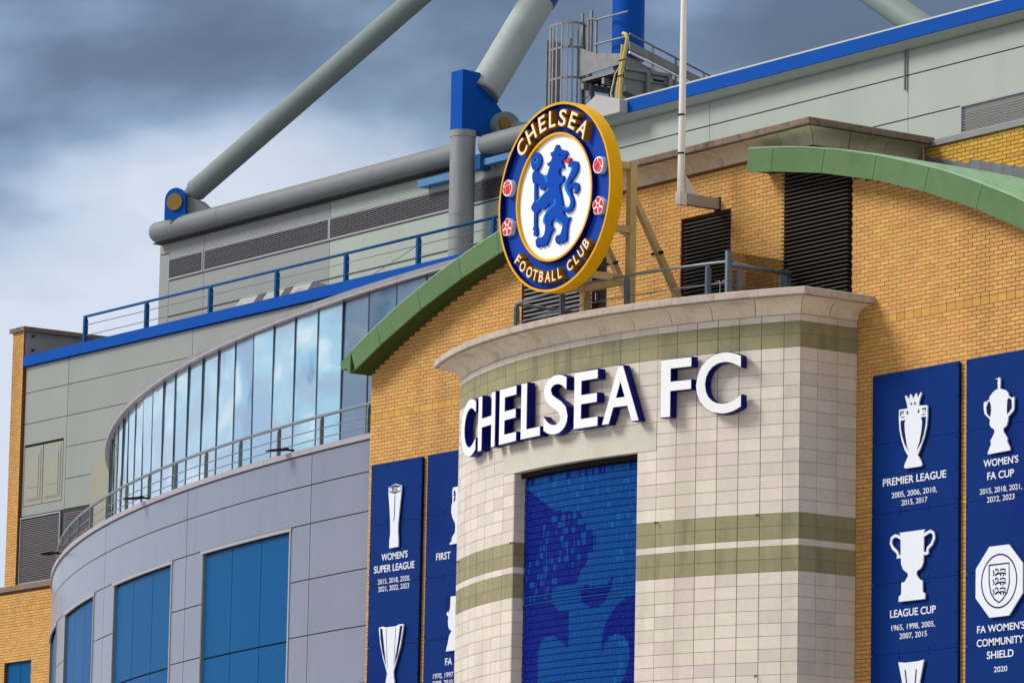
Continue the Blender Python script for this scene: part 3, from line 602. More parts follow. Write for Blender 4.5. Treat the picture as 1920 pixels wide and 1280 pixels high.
# tower cornice: t runs along the front, then back along the right return
def tower_plan(d, t):
    w = TWR - TWL
    if t < 0: return (TWL - d, -d + (-t / 2.3) * (2.3 + d))
    if t <= w: return (TWL - d + (w + 2 * d) * t / w, -d)
    return (TWR + d, -d + (t - w) / 2.45 * (2.45 + d))
w = TWR - TWL
edges = [i * w / 9 for i in range(10)] + [w + 0.001, w + 0.82, w + 1.64, w + 2.45]
for a, b_ in zip(edges, edges[1:]):
    if b_ - a < 0.01: continue
    sweep_piece(tower_plan, a + 0.006, b_ - 0.006, PROF, TWZ, 1).build('cornice_stone', M['cornice'], gable, smooth=True)
edges = [i * w / 7 for i in range(8)] + [w + 0.001, w + 1.2, w + 2.45]
for a, b_ in zip(edges, edges[1:]):
    if b_ - a < 0.01: continue
    sweep_piece(tower_plan, a + 0.003, b_ - 0.003, COPP, TWZ, 1).build('coping_stone', M['coping_dark'], gable)

# ------------------------------------------------------------------ the curved stone bay
bay = root('stone_bay', 'curved bay of pale stone tiles with two olive bands and a swept cornice', 'bay', (BCX, -1.0, 0))
SE = BRR * math.asin(5.25 / BRR)          # arc length to each corner
mb = MB().arc(BCX, BCY, 11.6, BRR - 0.006, -SE / BRR, -1.93 / BRR, 0, 16.0, 12).arc(BCX, BCY, 11.6, BRR - 0.006, 1.93 / BRR, SE / BRR, 0, 16.0, 12)
mb.arc(BCX, BCY, 11.6, BRR - 0.006, -1.93 / BRR, 1.93 / BRR, 13.6, 16.0, 8)
mb.arc(BCX, BCY, 11.6, 11.85, -1.93 / BRR, 1.93 / BRR, 0, 13.6, 8)
mb.box(4.6, 4.994, -1.25, -0.001, 0, 16.0).box(-5.494, -5.1, -1.25, -0.001, 0, 16.0)
mb.build('tile_bed', M['joint'], bay)
rows = [(15.686, 15.809, 0), (15.467, 15.686, 1), (15.227, 15.467, 1)]
z = 15.227
while z > 12.4: rows.append((z - 0.2246, z, 0)); z -= 0.2246
z = 12.307
rows += [(12.085, 12.307, 1), (11.858, 12.085, 1), (11.735, 11.858, 0), (11.508, 11.735, 1), (11.286, 11.508, 1)]
z = 11.286
while z > 8.4: rows.append((z - 0.2246, z, 0)); z -= 0.2246
ce = [1.93 + 0.4535 * i for i in range(8)]
ce = [c for c in ce if c < SE - 0.2] + [SE]
cols = [(a, b_) for a, b_ in zip(ce, ce[1:])] + [(-b_, -a) for a, b_ in zip(ce, ce[1:])] + [(-1.93 + 0.4825 * i, -1.93 + 0.4825 * (i + 1)) for i in range(8)]
TM = {}
def tile_mesh(w, h, m):
    key = (round(w, 2), round(h, 2), m.name)
    if key not in TM:
        w2 = w / 2 - 0.0035; h2 = h / 2 - 0.0035; e = 0.002
        TM[key] = MB().add([(-w2, 0.03, -h2), (w2, 0.03, -h2), (w2, 0.03, h2), (-w2, 0.03, h2), (-w2, e, -h2), (w2, e, -h2), (w2, e, h2), (-w2, e, h2),
                            (-w2 + e, 0, -h2 + e), (w2 - e, 0, -h2 + e), (w2 - e, 0, h2 - e), (-w2 + e, 0, h2 - e)],
                           [(0, 1, 5, 4), (1, 2, 6, 5), (2, 3, 7, 6), (3, 0, 4, 7), (4, 5, 9, 8), (5, 6, 10, 9), (6, 7, 11, 10), (7, 4, 8, 11), (8, 9, 10, 11), (3, 2, 1, 0)]).mesh('tile', m)
    return TM[key]
tiles = []
for za, zb, ol in rows:
    for a, b_ in cols:
        z0, z1 = za, zb
        sm = (a + b_) / 2
        if abs(sm) < 2.38:
            lim = 14.105
            if z0 < lim - 0.02 and z1 > 13.59:
                if z0 >= 13.58: continue
                if z1 > lim + 0.02: z0 = lim
                else: z1 = min(z1, 13.59)
            if z1 - z0 < 0.03: continue
        if abs(sm) < 1.93 and z1 < 14.0: continue
        tiles.append((sm, b_ - a, z0, z1, ol, 0))
ry = [-1.275, -0.893, -0.447, -0.004]
for za, zb, ol in rows:
    for a, b_ in zip(ry, ry[1:]): tiles.append(((a + b_) / 2, b_ - a, za, zb, ol, 1))
tiles.sort(key=lambda t: (0 if t[5] else 1, -t[0]))
rest = [MB(), MB()]
for i, (sm, w_, z0, z1, ol, side) in enumerate(tiles):
    m = M['olive'] if ol else M['tile']
    j = rnd.uniform(-0.0015, 0.0015)
    if side: loc = (5.0 + j, sm, (z0 + z1) / 2); rz = math.pi / 2
    else:
        th = sm / BRR; rr = BRR + j
        loc = (BCX + rr * math.sin(th), BCY - rr * math.cos(th), (z0 + z1) / 2); rz = th
    if i < 300 or False:
        inst('tile', tile_mesh(w_, z1 - z0, m), bay, loc, rz)
    else:
        rest[ol].arc(BCX, BCY, BRR - 0.03, BRR + j, (sm - w_ / 2 + 0.0045) / BRR, (sm + w_ / 2 - 0.0045) / BRR, z0 + 0.0045, z1 - 0.0045)
for q, mm in zip(rest, (M['tile'], M['olive'])):
    o = q.build('tile_courses', mm, bay); o['kind'] = 'stuff'
MB().arc(BCX, BCY, 11.86, BRR + 0.004, -2.375 / BRR, 2.375 / BRR, 13.595, 14.098, 10).build('lintel', M['lintel'], bay)
for za, zb, ol in rows:                                  # stones of the window reveals
    if za > 13.5: continue
    z1 = min(zb, 13.585)
    for sg in (-1, 1):
        s0, s1 = sorted((sg * 1.934, sg * 1.912))
        MB().arc(BCX, BCY, 11.86, BRR - 0.006, s0 / BRR, s1 / BRR, za + 0.003, z1 - 0.003).build('reveal_stone', M['olive'] if ol else M['tile'], bay)
def bay_plan(d, t):
    th1 = math.asin((5.25 + d) / (BRR + d))
    yc = BCY - (BRR + d) * math.cos(th1)
    if t > SE: return (5.0 + d, yc + (t - SE) / 1.28 * (0 - yc) - 0.002)
    if t < -SE: return (-5.5 - d, yc + (-t - SE) / 1.28 * (0 - yc) - 0.002)
    th = th1 * t / SE
    return (BCX + (BRR + d) * math.sin(th), BCY - (BRR + d) * math.cos(th))
edges = [-SE - 1.28, -SE - 0.6, -SE] + [-SE + 2 * SE * i / 12 for i in range(1, 13)] + [SE + 0.64, SE + 1.28]
for a, b_ in zip(edges, edges[1:]):
    sweep_piece(bay_plan, a + 0.006, b_ - 0.006, PROF, 15.815, 3).build('cornice_stone', M['cornice'], bay, smooth=True)
edges = [-SE - 1.28, -SE - 0.4, -SE] + [-SE + 2 * SE * i / 13 for i in range(1, 14)] + [SE + 0.6, SE + 1.28]
for a, b_ in zip(edges, edges[1:]):
    sweep_piece(bay_plan, a + 0.002, b_ - 0.002, COPP, 15.815, 3).build('coping_stone', M['coping'], bay)
MB().arc(BCX, BCY, 9.9, 11.92, -SE / BRR, SE / BRR, 15.9, 16.12, 12).build('terrace_floor', M['lead'], bay)
for px in ((4.62, 12.30), (-1.92, 12.30), (-5.2, 12.28), (2.42, 12.30), (4.62, 9.48)):
    th = px[0] / BRR
    c = Vector((BCX + (BRR) * math.sin(th), BCY - (BRR) * math.cos(th), px[1])); n_ = Vector((math.sin(th), -math.cos(th), 0))
    MB().tube([c - n_ * 0.01, c + n_ * 0.05, c + n_ * 0.06 - Vector((0, 0, 0.035))], 0.012, 6).build('cable_eye', M['black'], bay)

# ---- blue flap mural in the bay's tall window
mur = root('flap_mural', 'tall mural of small blue flaps in two tones filling the bay window', 'mural', (BCX, -2.2, 9.0))
MB().arc(BCX, BCY, 11.87, 11.94, -1.905 / BRR, 1.905 / BRR, 8.8, 13.5, 10).build('mural_backing', M['mural_back'], mur)
MB().arc(BCX, BCY, 11.90, 12.06, -1.905 / BRR, 1.905 / BRR, 13.50, 13.585, 10).build('head_rail', M['black'], mur)
def inside(p, poly):
    x, y = p; c = False; n = len(poly); j = n - 1
    for i in range(n):
        if (poly[i][1] > y) != (poly[j][1] > y) and x < (poly[j][0] - poly[i][0]) * (y - poly[i][1]) / (poly[j][1] - poly[i][1]) + poly[i][0]: c = not c
        j = i
    return c
FW, FH = 0.0375, 0.1275
zt = 13.47
while zt > 8.9:
    q = MB(); s = -1.885; run = 0; rt = None
    while s < 1.885:
        p = (s + FW / 2, zt - FH / 2)
        dark = None
        for k, poly in enumerate(MUR):
            if inside(p, poly): dark = k; break
        if run <= 0: run = rnd.choice((1, 1, 1, 2, 2, 3)); rt = rnd.random()
        run -= 1
        mi = 1 if dark is not None else 0
        if dark == 0 and p[0] > -1.25 and p[1] < 12.75 and rt < 0.26: mi = 0
        if dark == 0 and p[0] <= -1.25 and p[1] < 11.9 and rt < 0.2: mi = 0
        if dark == 1 and p[0] < -0.6 and p[1] > 11.2 and rt < 0.25: mi = 0
        if dark is None and rt > 0.88 and (p[1] > 12.6 or p[0] > 1.0): mi = 2
        if dark is None and p[1] > 13.3 and rt < 0.3: mi = 1
        r0 = 11.985 + rnd.uniform(-0.001, 0.001); tl = rnd.uniform(-0.001, 0.003); sk = rnd.uniform(-0.0008, 0.0008)
        P = lambda ss, r, z_: (BCX + r * math.sin(ss / BRR), BCY - r * math.cos(ss / BRR), z_)
        for k3 in range(3):                     # the printed picture runs across each flap
            za_ = zt - FH + 0.011 + (FH - 0.014) * k3 / 3; zb_ = zt - FH + 0.011 + (FH - 0.014) * (k3 + 1) / 3
            m3 = mi
            d3 = any(inside((p[0], (za_ + zb_) / 2), poly) for poly in MUR)
            if d3 != (dark is not None): m3 = 1 if d3 else 0
            f0 = 1 - k3 / 3; f1 = 1 - (k3 + 1) / 3
            q.add([P(s + 0.002, r0 + tl * f0 - sk, za_), P(s + FW - 0.002, r0 + tl * f0 + sk, za_), P(s + FW - 0.002, r0 + tl * f1 + sk, zb_), P(s + 0.002, r0 + tl * f1 - sk, zb_)], [(0, 1, 2, 3)], m3)
        s += FW
    o = q.build('flap_row', [M['mural_a'], M['mural_b'], M['mural_c']], mur); o['kind'] = 'stuff'
    zt -= FH
for zz in (11.27, 11.13):
    MB().arc(BCX, BCY, 11.99, 12.005, -1.89 / BRR, 1.89 / BRR, zz, zz + 0.012, 8).build('rail', M['mural_c'], mur)

# ---- big letters of the bay sign
sign = root('wall_sign', 'large white and navy letters reading CHELSEA FC across the stone bay', 'sign', (BCX, -2.5, 14.11))
for ch, s0, s1 in LET:
    th = (s0 + s1) / 2 / 12.4; n_ = Vector((math.sin(th), -math.cos(th), 0)); u_ = Vector((math.cos(th), math.sin(th), 0))
    c = Vector((BCX, BCY, 14.135)) + n_ * 12.4
    ov = 0.03 if ch in 'CS' else 0.0
    wd = s1 - s0; h = 1.03 + 2 * ov
    frm = lambda u, v, w_: tuple(c + u_ * u + Vector((0, 0, v - ov)) + n_ * w_)
    L_ = text_solid(MB(), text_pts(ch, wd + 0.022, h + 0.022, 0.018), lambda u, v, w_: frm(u, v - 0.011, w_), -0.165, -0.004).build('letter', M['navy'], sign)
    text_solid(MB(), text_pts(ch, wd - 0.004, h - 0.004, 0.012), frm, -0.004, 0.008).build('letter_face', M['white'], L_)
    st = MB()
    for uu, vv in {'A': ((-0.40, 0.10), (0.40, 0.10)), 'S': ((0.0, 0.53), (0.0, 0.04)), 'C': ((-0.43, 0.52), (0.05, 0.04)), 'H': ((-0.42, 0.12), (0.42, 0.9))}.get(ch, ((-0.40, 0.12), (-0.40, 0.9))):
        if True:
            uu *= wd; p = c + u_ * uu + Vector((0, 0, vv)); st.tube([p + n_ * -0.21, p + n_ * -0.16], 0.015, 6)
    st.build('letter_mount', M['navy'], L_)

# ------------------------------------------------------------------ the round crest on its frame
CC = Vector((-0.27, -2.884, 18.45))
cf = lambda u, v, w_: (CC.x + u, CC.y + w_, CC.z + v)        # w_ grows towards the wall
crest = root('club_crest', 'big round blue and gold crest with a lion standing on the terrace above the bay', 'crest', (CC.x, CC.y + 0.15, 16.7))
def ring(r0, r1, w0, w1, n=72):
    m = MB(); vs = []; fs = []
    for k in range(n):
        t = 2 * math.pi * k / n; c_, s_ = math.cos(t), math.sin(t)
        vs += [cf(r0 * c_, r0 * s_, w0), cf(r1 * c_, r1 * s_, w0), cf(r1 * c_, r1 * s_, w1), cf(r0 * c_, r0 * s_, w1)]
    for k in range(n):
        a, b_ = 4 * k, 4 * ((k + 1) % n)
        fs += [(a, a + 1, b_ + 1, b_), (a + 1, a + 2, b_ + 2, b_ + 1), (a + 2, a + 3, b_ + 3, b_ + 2), (a + 3, a, b_, b_ + 3)]
    return m.add(vs, fs)
ring(1.710, 1.752, 0.0, 0.28).build('rim', M['gold'], crest, smooth=True)
ring(1.10, 1.70, 0.115, 0.20).build('blue_ring', M['royal'], crest, smooth=True)
ring(1.150, 1.192, -0.004, 0.15).build('inner_rim', M['gold'], crest, smooth=True)
ring(1.699, 1.709, 0.006, 0.12).build('rim_lining', M['navy'], crest, smooth=True)
ring(1.193, 1.203, 0.004, 0.12).build('disc_lining', M['navy'], crest, smooth=True)
disc = [(1.15 * math.cos(2 * math.pi * k / 64), 1.15 * math.sin(2 * math.pi * k / 64)) for k in range(64)]
MB().prism(disc, 0.055, 0.20, fr=cf).build('white_disc', M['disc'], crest)
back = [(1.69 * math.cos(2 * math.pi * k / 64), 1.69 * math.sin(2 * math.pi * k / 64)) for k in range(64)]
MB().prism(back, 0.205, 0.27, fr=cf).build('back_plate', M['steelcream'], crest)
lion = MB().prism(LION, 0.0, 0.062, fr=cf).build('lion', M['lion'], crest)
MB().prism(TAIL, 0.002, 0.062, fr=cf).build('tail', M['lion'], lion)
for q in (L1, L2, L3, L4, L5):
    MB().prism(q, -0.004, 0.0015, fr=cf).build('light_stripe', M['lionlight'], lion)
MB().prism(FEYE, -0.004, 0.001, fr=cf).build('eye', M['navy'], lion)
MB().prism(TONGUE, 0.008, 0.06, fr=cf).build('tongue', M['red'], lion)
stf = MB().prism(SPOLE, 0.008, 0.06, fr=cf).build('staff', M['lion'], crest)
MB().prism(SHEAD, 0.004, 0.06, fr=cf).build('staff_head', M['lion'], stf)
MB().prism(SEYE, 0.0, 0.005, fr=cf).build('staff_loop', M['lionlight'], stf)
MB().prism(SEYE2, -0.003, 0.001, fr=cf).build('staff_eye', M['navy'], stf)
MB().prism(SKNOB, 0.004, 0.06, fr=cf).build('staff_knob', M['lion'], stf)
def crest_letter(ch, ang, rad, h, wd, top):
    t = R_(ang); c_ = Vector((math.cos(t), math.sin(t)))
    up = c_ if top else -c_; rt = Vector((up.y, -up.x))
    base = c_ * rad - up * (h / 2)
    frm = lambda u, v, w_: cf(base.x + rt.x * u + up.x * v, base.y + rt.y * u + up.y * v, w_)
    o = text_solid(MB(), text_pts(ch, wd + 0.022, h + 0.022, 0.03), lambda u, v, w_: frm(u, v - 0.011, w_), 0.118, -0.030).build('letter', M['goldside'], crest)
    text_solid(MB(), text_pts(ch, wd - 0.006, h - 0.006, 0.01), frm, -0.029, -0.038).build('letter_face', M['cream'], o)
for ch, a, wd in zip('CHELSEA', (133.0, 119.0, 104.2, 91.6, 78.8, 65.4, 50.8), (0.27, 0.27, 0.21, 0.20, 0.23, 0.21, 0.29)):
    crest_letter(ch, a, 1.455, 0.31, wd, True)
for ch, a, wd in zip('FOOTBALLCLUB', (-135.4, -127.2, -117.4, -109.6, -101.8, -93.6, -86.4, -79.4, -66.6, -58.4, -51.2, -43.4), (0.115, 0.18, 0.18, 0.15, 0.135, 0.17, 0.11, 0.11, 0.16, 0.115, 0.15, 0.14)):
    crest_letter(ch, a, 1.475, 0.20, wd, False)
for (u0, v0), kind in zip(((-1.50, 0.385), (-1.49, -0.355), (1.345, 0.395), (1.36, -0.356)), ('ball', 'rose', 'ball', 'rose')):
    n = 30
    pts = []
    for k in range(n):
        t = 2 * math.pi * k / n + math.pi / 2
        r = 0.155 if kind == 'ball' else 0.142 + 0.030 * abs(math.cos(2.5 * (t - math.pi / 2)))
        pts.append((u0 + r * math.cos(t), v0 + r * math.sin(t)))
    o = MB().prism(pts, 0.015, 0.118, fr=cf).build('roundel', M['roundel'], crest)
    m = MB()
    if kind == 'ball':
        rot = 0.15 if u0 < 0 else -0.9
        def rp(x, y): return (u0 + x * math.cos(rot) - y * math.sin(rot), v0 + x * math.sin(rot) + y * math.cos(rot))
        for x0, x1 in ((-0.062, -0.024), (-0.018, 0.020), (0.026, 0.064)):
            m.prism([rp(x0, -0.125), rp(x1, -0.125), rp(x1, 0.045), rp(x0, 0.045)], 0.011, 0.016, fr=cf)
        m.prism([rp(-0.10, 0.06), rp(0.095, 0.06), rp(0.08, 0.10), rp(-0.08, 0.10)], 0.011, 0.016, fr=cf)
        m.prism([rp(-0.065, 0.11), rp(0.065, 0.11), rp(0.02, 0.14), rp(-0.02, 0.14)], 0.011, 0.016, fr=cf)
        m.prism([rp(-0.125, -0.06), rp(-0.075, -0.11), rp(-0.075, 0.04), rp(-0.13, 0.04)], 0.011, 0.016, fr=cf)
        m.prism([rp(0.125, -0.06), rp(0.078, -0.11), rp(0.078, 0.04), rp(0.13, 0.04)], 0.011, 0.016, fr=cf)
    else:
        for k in range(5):
            t = math.pi / 2 + 2 * math.pi * k / 5
            pol = [(0.042, 0.0), (0.09, -0.45), (0.146, -0.46), (0.158, -0.14), (0.150, 0.0), (0.158, 0.14), (0.146, 0.46), (0.09, 0.45)]
            m.prism([(u0 + r * math.cos(t + a), v0 + r * math.sin(t + a)) for r, a in pol], 0.011, 0.016, fr=cf)
        m.prism([(u0 + 0.032 * math.cos(2 * math.pi * k / 10), v0 + 0.032 * math.sin(2 * math.pi * k / 10)) for k in range(10)], 0.011, 0.016, fr=cf)
    m.build('red_mark', M['red'], o)

frame = root('steel_support_frame', 'cream painted steel frame holding the round crest up on the terrace', 'frame', (CC.x, -1.63, 16.12))
SC = M['steelcream']
for x in (-0.97, 0.43):
    MB().bar((x, -1.63, 16.12), (x, -1.63, 19.14), 0.14, 0.14, side=(0, 1, 0)).build('post', SC, frame)
    MB().bar((x, -1.55, 18.45), (x, -0.52, 16.74), 0.10, 0.13, side=(1, 0, 0)).build('brace', SC, frame)
    MB().bar((x, -0.60, 16.12), (x, -0.60, 16.86), 0.10, 0.10, side=(0, 1, 0)).build('foot_post', SC, frame)
    MB().bar((x - 0.16, -1.02, 17.53), (x + 0.16, -1.02, 17.53), 0.05, 0.05).build('clamp', M['black'], frame)
    for zz in (19.07, 17.88, 16.97):
        MB().bar((x, -1.70, zz), (x, -2.56, zz), 0.10, 0.12, side=(0, 0, 1)).build('arm', SC, frame)
    MB().bar((x, -1.69, 17.75), (x, -1.95, 17.86), 0.02, 0.08, side=(1, 0, 0)).build('gusset_plate', SC, frame)
for zz in (19.07, 16.97):
    MB().bar((-0.90, -1.63, zz), (0.36, -1.63, zz), 0.11, 0.12).build('crossbar', SC, frame)
# ------------------------------------------------------------------ terrace railing and glass screen
def plan_bay(R, x):
    return BCY - math.sqrt(R * R - (x - BCX) ** 2)
tr = root('terrace_railing', 'slate blue railing curving round the terrace below the crest', 'railing', (-0.25, -2.0, 16.1))
xs_ = [-3.05 + 6.4 * i / 24 for i in range(25)]
RT = 11.8
MB().tube([(x, plan_bay(RT, x), 16.94) for x in xs_], 0.025, 8).build('handrail', M['railslate'], tr, smooth=True)
MB().tube([(x, plan_bay(RT, x), 16.56) for x in xs_], 0.011, 6).build('rail', M['railslate'], tr, smooth=True)
MB().tube([(x, plan_bay(RT, x), 16.30) for x in xs_], 0.011, 6).build('rail', M['railslate'], tr, smooth=True)
MB().tube([(-3.05, plan_bay(RT, -3.05), 16.94), (-3.05, -0.05, 16.94)], 0.032, 8).build('handrail', M['railslate'], tr, smooth=True)
MB().tube([(-3.05, plan_bay(RT, -3.05), 16.55), (-3.05, -0.05, 16.55)], 0.011, 6).build('rail', M['railslate'], tr, smooth=True)
for x in (-3.02, -1.15, 0.84, 2.80):
    y = plan_bay(RT, x)
    pl = [(-0.05, 16.12), (0.05, 16.12), (0.05, 16.82), (0.015, 16.91), (-0.015, 16.91), (-0.05, 16.88)]
    MB().prism(pl, x - 0.008, x + 0.008, fr=lambda u, v, w_: (w_, y + u, v)).prism(pl, x + 0.03, x + 0.046, fr=lambda u, v, w_: (w_, y + u, v)).build('post', M['railslate'], tr)
hoop = MB()
for x0 in (2.98, 3.13):
    y = plan_bay(RT, x0) + 0.08
    hoop.tube([(x0 - 0.12, y, 16.62), (x0, y, 16.62), (x0 + 0.02, y, 16.60), (x0 + 0.02, y, 16.14)], 0.010, 6)
hoop.build('hoop', M['trim'], tr)
sc = root('glass_screen', 'smoky glass screen with grey rail at the end of the terrace', 'screen', (3.3, -0.9, 16.1))
MB().box(3.29, 3.302, -1.55, -0.24, 16.14, 17.10).build('pane', M['screen'], sc)
for y in (-1.58, -0.24):
    MB().box(3.26, 3.33, y - 0.05, y + 0.05, 16.12, 17.12 if y < -1 else 16.92).build('post', M['railslate'], sc)
for y in (-1.38, -0.42):
    MB().box(3.35, 3.39, y - 0.05, y + 0.05, 16.12, 16.80).build('post', M['railslate'], sc)
MB().tube([(3.37, -1.55, 16.88), (3.37, -0.22, 16.84)], 0.035, 8).build('handrail', M['railslate'], sc, smooth=True)
MB().tube([(3.37, -1.55, 16.50), (3.37, -0.30, 16.50)], 0.010, 6).build('rail', M['railslate'], sc)

# ------------------------------------------------------------------ flagpole on the tower front
fp = root('flagpole', 'white flagpole bracketed to the brick tower front', 'flagpole', (0.9, -0.85, 18.4))
MB().tube([(0.9, -0.85, 18.42), (0.9, -0.85, 19.3), (0.915, -0.85, 24.6)], [0.078, 0.068, 0.05], 12).build('pole', M['pole'], fp, smooth=True)
MB().prism([(-0.93, 18.38), (-0.77, 18.38), (-0.77, 18.62), (-0.93, 18.62)], 0.825, 0.975, fr=lambda u, v, w_: (w_, u, v)).build('socket', M['pole'], fp)
MB().prism([(-0.76, 18.40), (0.011, 18.40), (0.011, 18.60), (-0.76, 18.60)], 0.83, 0.97, fr=lambda u, v, w_: (w_, u, v)).build('bracket_arm', M['trim'], fp)
MB().prism([(-0.76, 18.60), (-0.45, 18.60), (-0.76, 18.95)], 0.88, 0.92, fr=lambda u, v, w_: (w_, u, v)).build('stiffener', M['pole'], fp)
MB().box(0.81, 0.99, -0.012, 0.0105, 18.37, 18.63).build('wall_plate', M['black'], fp)
MB().tube([(0.985, -0.85, 18.9), (1.02, -0.86, 19.6), (0.99, -0.86, 21.0), (0.975, -0.85, 24.3)], 0.007, 5).build('halyard', M['cable'], fp)
for zz in (19.33, 20.05):
    MB().tube([(0.9, -0.85, zz), (0.9, -0.85, zz + 0.03)], 0.078, 12).build('halyard_band', M['black'], fp)

# ------------------------------------------------------------------ trophy boards
def board(name_label, x0, x1, zs, lines=()):
    r = root('trophy_board', name_label, 'board', ((x0 + x1) / 2, -0.05, zs[-1]), 'navy trophy boards on the brick wall')
    for za, zb in zip(zs[1:], zs):
        MB().box(x0, x1, -0.082, -0.045, za + 0.004, zb - 0.004).build('sheet', M['boardblue'], r)
    MB().box(x0 + 0.02, x1 - 0.02, -0.045, 0.0095, zs[-1] + 0.02, zs[0] - 0.02).build('batten', M['boardedge'], r)
    bolt = MB().tube([(0, 0, 0), (0, -0.008, 0)], 0.018, 6).mesh('bolt', M['black'])
    for za, zb in zip(zs[1:], zs):
        for k in range(3):
            for x in (x0 + 0.035, x1 - 0.035):
                inst('bolt', bolt, r, (x, -0.083, za + 0.07 + (zb - za - 0.14) * k / 2))
        for x in (x0 + (x1 - x0) * 0.33, x0 + (x1 - x0) * 0.67):
            for zz in (za + 0.05, zb - 0.05): inst('bolt', bolt, r, (x, -0.083, zz))
    return r
def words(r, idx):
    for i in idx:
        t, cx, bz, w_, h = TXT[i]
        for tp in split_words(text_pts(t, w_, h, 0.012 if h > 0.11 else 0.0), h * 0.24):
            text_solid(MB(), tp, lambda u, v, q: (cx + u, q, bz + v), -0.0825, -0.090).build('lettering', M['print'], r)
def cup(r, outline, holes=(), strokes=(), sw=0.02, extra=(), ew=0.05):
    o = MB().prism(outline, -0.14, -0.115)
    for e in extra:
        for q in thick_line(e, ew): o.prism(q, -0.1398, -0.115)
    o = o.build('trophy', M['print'], r)
    MB().box(sum(p[0] for p in outline) / len(outline) - 0.05, sum(p[0] for p in outline) / len(outline) + 0.05, -0.115, -0.083, sum(p[1] for p in outline) / len(outline) - 0.1, sum(p[1] for p in outline) / len(outline) + 0.1).build('spacer', M['boardedge'], o)
    m = MB()
    for h in holes: m.prism(h, -0.143, -0.1395)
    for s in strokes:
        for q in thick_line(s, sw): m.prism(q, -0.143, -0.1395)
    if m.v: m.build('cut_out', M['printnavy'], o)
    return o
ZS = [14.765, 13.53, 12.30, 11.07, 9.84, 8.60]
r = board('navy board with league trophy topped by a crown, first right of the bay', 5.535, 7.85, ZS)
cup(r, PL, PLh); cup(r, LC, (), (), extra=LCh, ew=0.052); cup(r, EL, (), ELl, 0.03)
words(r, (0, 1, 2, 7, 8, 9))
r = board('navy board with handled cup over an octagonal shield badge', 8.055, 10.36, ZS)
cup(r, WFA, WFAh)
o = cup(r, OCT, (), [SHIELD + [SHIELD[0]]] + LIONS, 0.026)
oc = OC[0]; orr = abs(OC[1][1] - OC[2][1]) / 2
m = MB()
for q in thick_line([(oc[0] + orr * math.cos(2 * math.pi * k / 40), oc[1] + orr * math.sin(2 * math.pi * k / 40)) for k in range(40)], 0.026, True): m.prism(q, -0.143, -0.1395)
m.build('badge_circle', M['printnavy'], o)
words(r, (3, 4, 5, 6, 10, 11, 12, 13))
r = board('navy board with slender twisted trophy, at the outer end of the wall', -10.33, -8.525, ZS)
cup(r, WSL, (), WSLs, 0.022); cup(r, UWC, UWCh, UWCl, 0.012)
words(r, (14, 15, 16, 17))
r = board('navy board half hidden behind the curved side of the bay', -8.32, -6.42, ZS)
cx0 = -7.02
mir = lambda L: L + [(2 * cx0 - x, z_) for x, z_ in reversed(L)]
cup(r, mir(FD), FDh); cup(r, mir(FA), FAh)
words(r, (18, 19, 20, 21))

# ------------------------------------------------------------------ green curved roof edges
def green_roof(label, x0, x1, joints, ribs, side):
    r = root('green_roof', label, 'roof', ((x0 + x1) / 2, 0, arch_z((x0 + x1) / 2, AR0)), 'green curved roofs on the gable')
    def seg(a, b_, y0, y1, ra, rb, n):
        m = MB()
        for k in range(n):
            p = a + (b_ - a) * k / n; q = a + (b_ - a) * (k + 1) / n
            m.hexa([(p, y0, arch_z(p, ra)), (q, y0, arch_z(q, ra)), (q, y0, arch_z(q, rb)), (p, y0, arch_z(p, rb)),
                    (p, y1, arch_z(p, ra)), (q, y1, arch_z(q, ra)), (q, y1, arch_z(q, rb)), (p, y1, arch_z(p, rb))])
        return m
    for a, b_ in zip(joints, joints[1:]):          # flat facets with radial joints
        ta, tb = math.asin((a + 0.006 - ACX) / AR1), math.asin((b_ - 0.006 - ACX) / AR1)
        Q = lambda r_, t, y: (ACX + r_ * math.sin(t), y, ACZ + r_ * math.cos(t))
        MB().hexa([Q(AR0 - 0.01, ta, -0.47), Q(AR0 - 0.01, tb, -0.47), Q(AR1 + 0.012, tb, -0.47), Q(AR1 + 0.012, ta, -0.47),
                   Q(AR0 - 0.01, ta, -0.43), Q(AR0 - 0.01, tb, -0.43), Q(AR1 + 0.012, tb, -0.43), Q(AR1 + 0.012, ta, -0.43)]).build('fascia_panel', M['green'], r)
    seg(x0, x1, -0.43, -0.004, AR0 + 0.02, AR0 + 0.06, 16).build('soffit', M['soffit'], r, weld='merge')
    seg(x0, x1, -0.43, 2.38, AR1 - 0.10, AR1 - 0.02, 24).build('roof_sheet', M['greendark'], r, weld='merge')
    seg(x0, x1, -0.465, -0.30, AR1 + 0.014, AR1 + 0.035, 24).build('edge_flashing', M['greenlight'], r, weld='merge')
    for y in ribs:
        seg(x0, x1, y, y + 0.05, AR1 - 0.02, AR1 + 0.05, 24).build('standing_seam', M['greenlight'], r, weld='merge')
    return r
jr = [2.40, 3.13, 4.61, 6.07, 7.49, 8.90, 10.25, 11.6]
green_roof('green metal curved roof falling away beyond the louvred tower', 2.40, 11.6, jr, [0.0, 0.35, 0.7, 1.05, 1.4, 1.75, 2.1], 1)
jl = [-10.62, -9.69, -8.25, -6.83, -5.53, -4.3]
gl = green_roof('green metal roof edge sloping down towards the glass wall', -10.62, -4.3, jl, [0.0, 0.7, 1.4, 2.1], -1)
MB().prism([(-10.62, arch_z(-10.62, AR0) + 0.02), (-10.62, arch_z(-10.62, AR1)), (-11.0, arch_z(-10.62, AR0) + 0.27), (-10.93, arch_z(-10.62, AR0) + 0.12), (-10.74, arch_z(-10.62, AR0) + 0.14), (-10.72, arch_z(-10.62, AR0) + 0.05)], -0.47, 2.3).build('gutter_end', M['green'], gl)

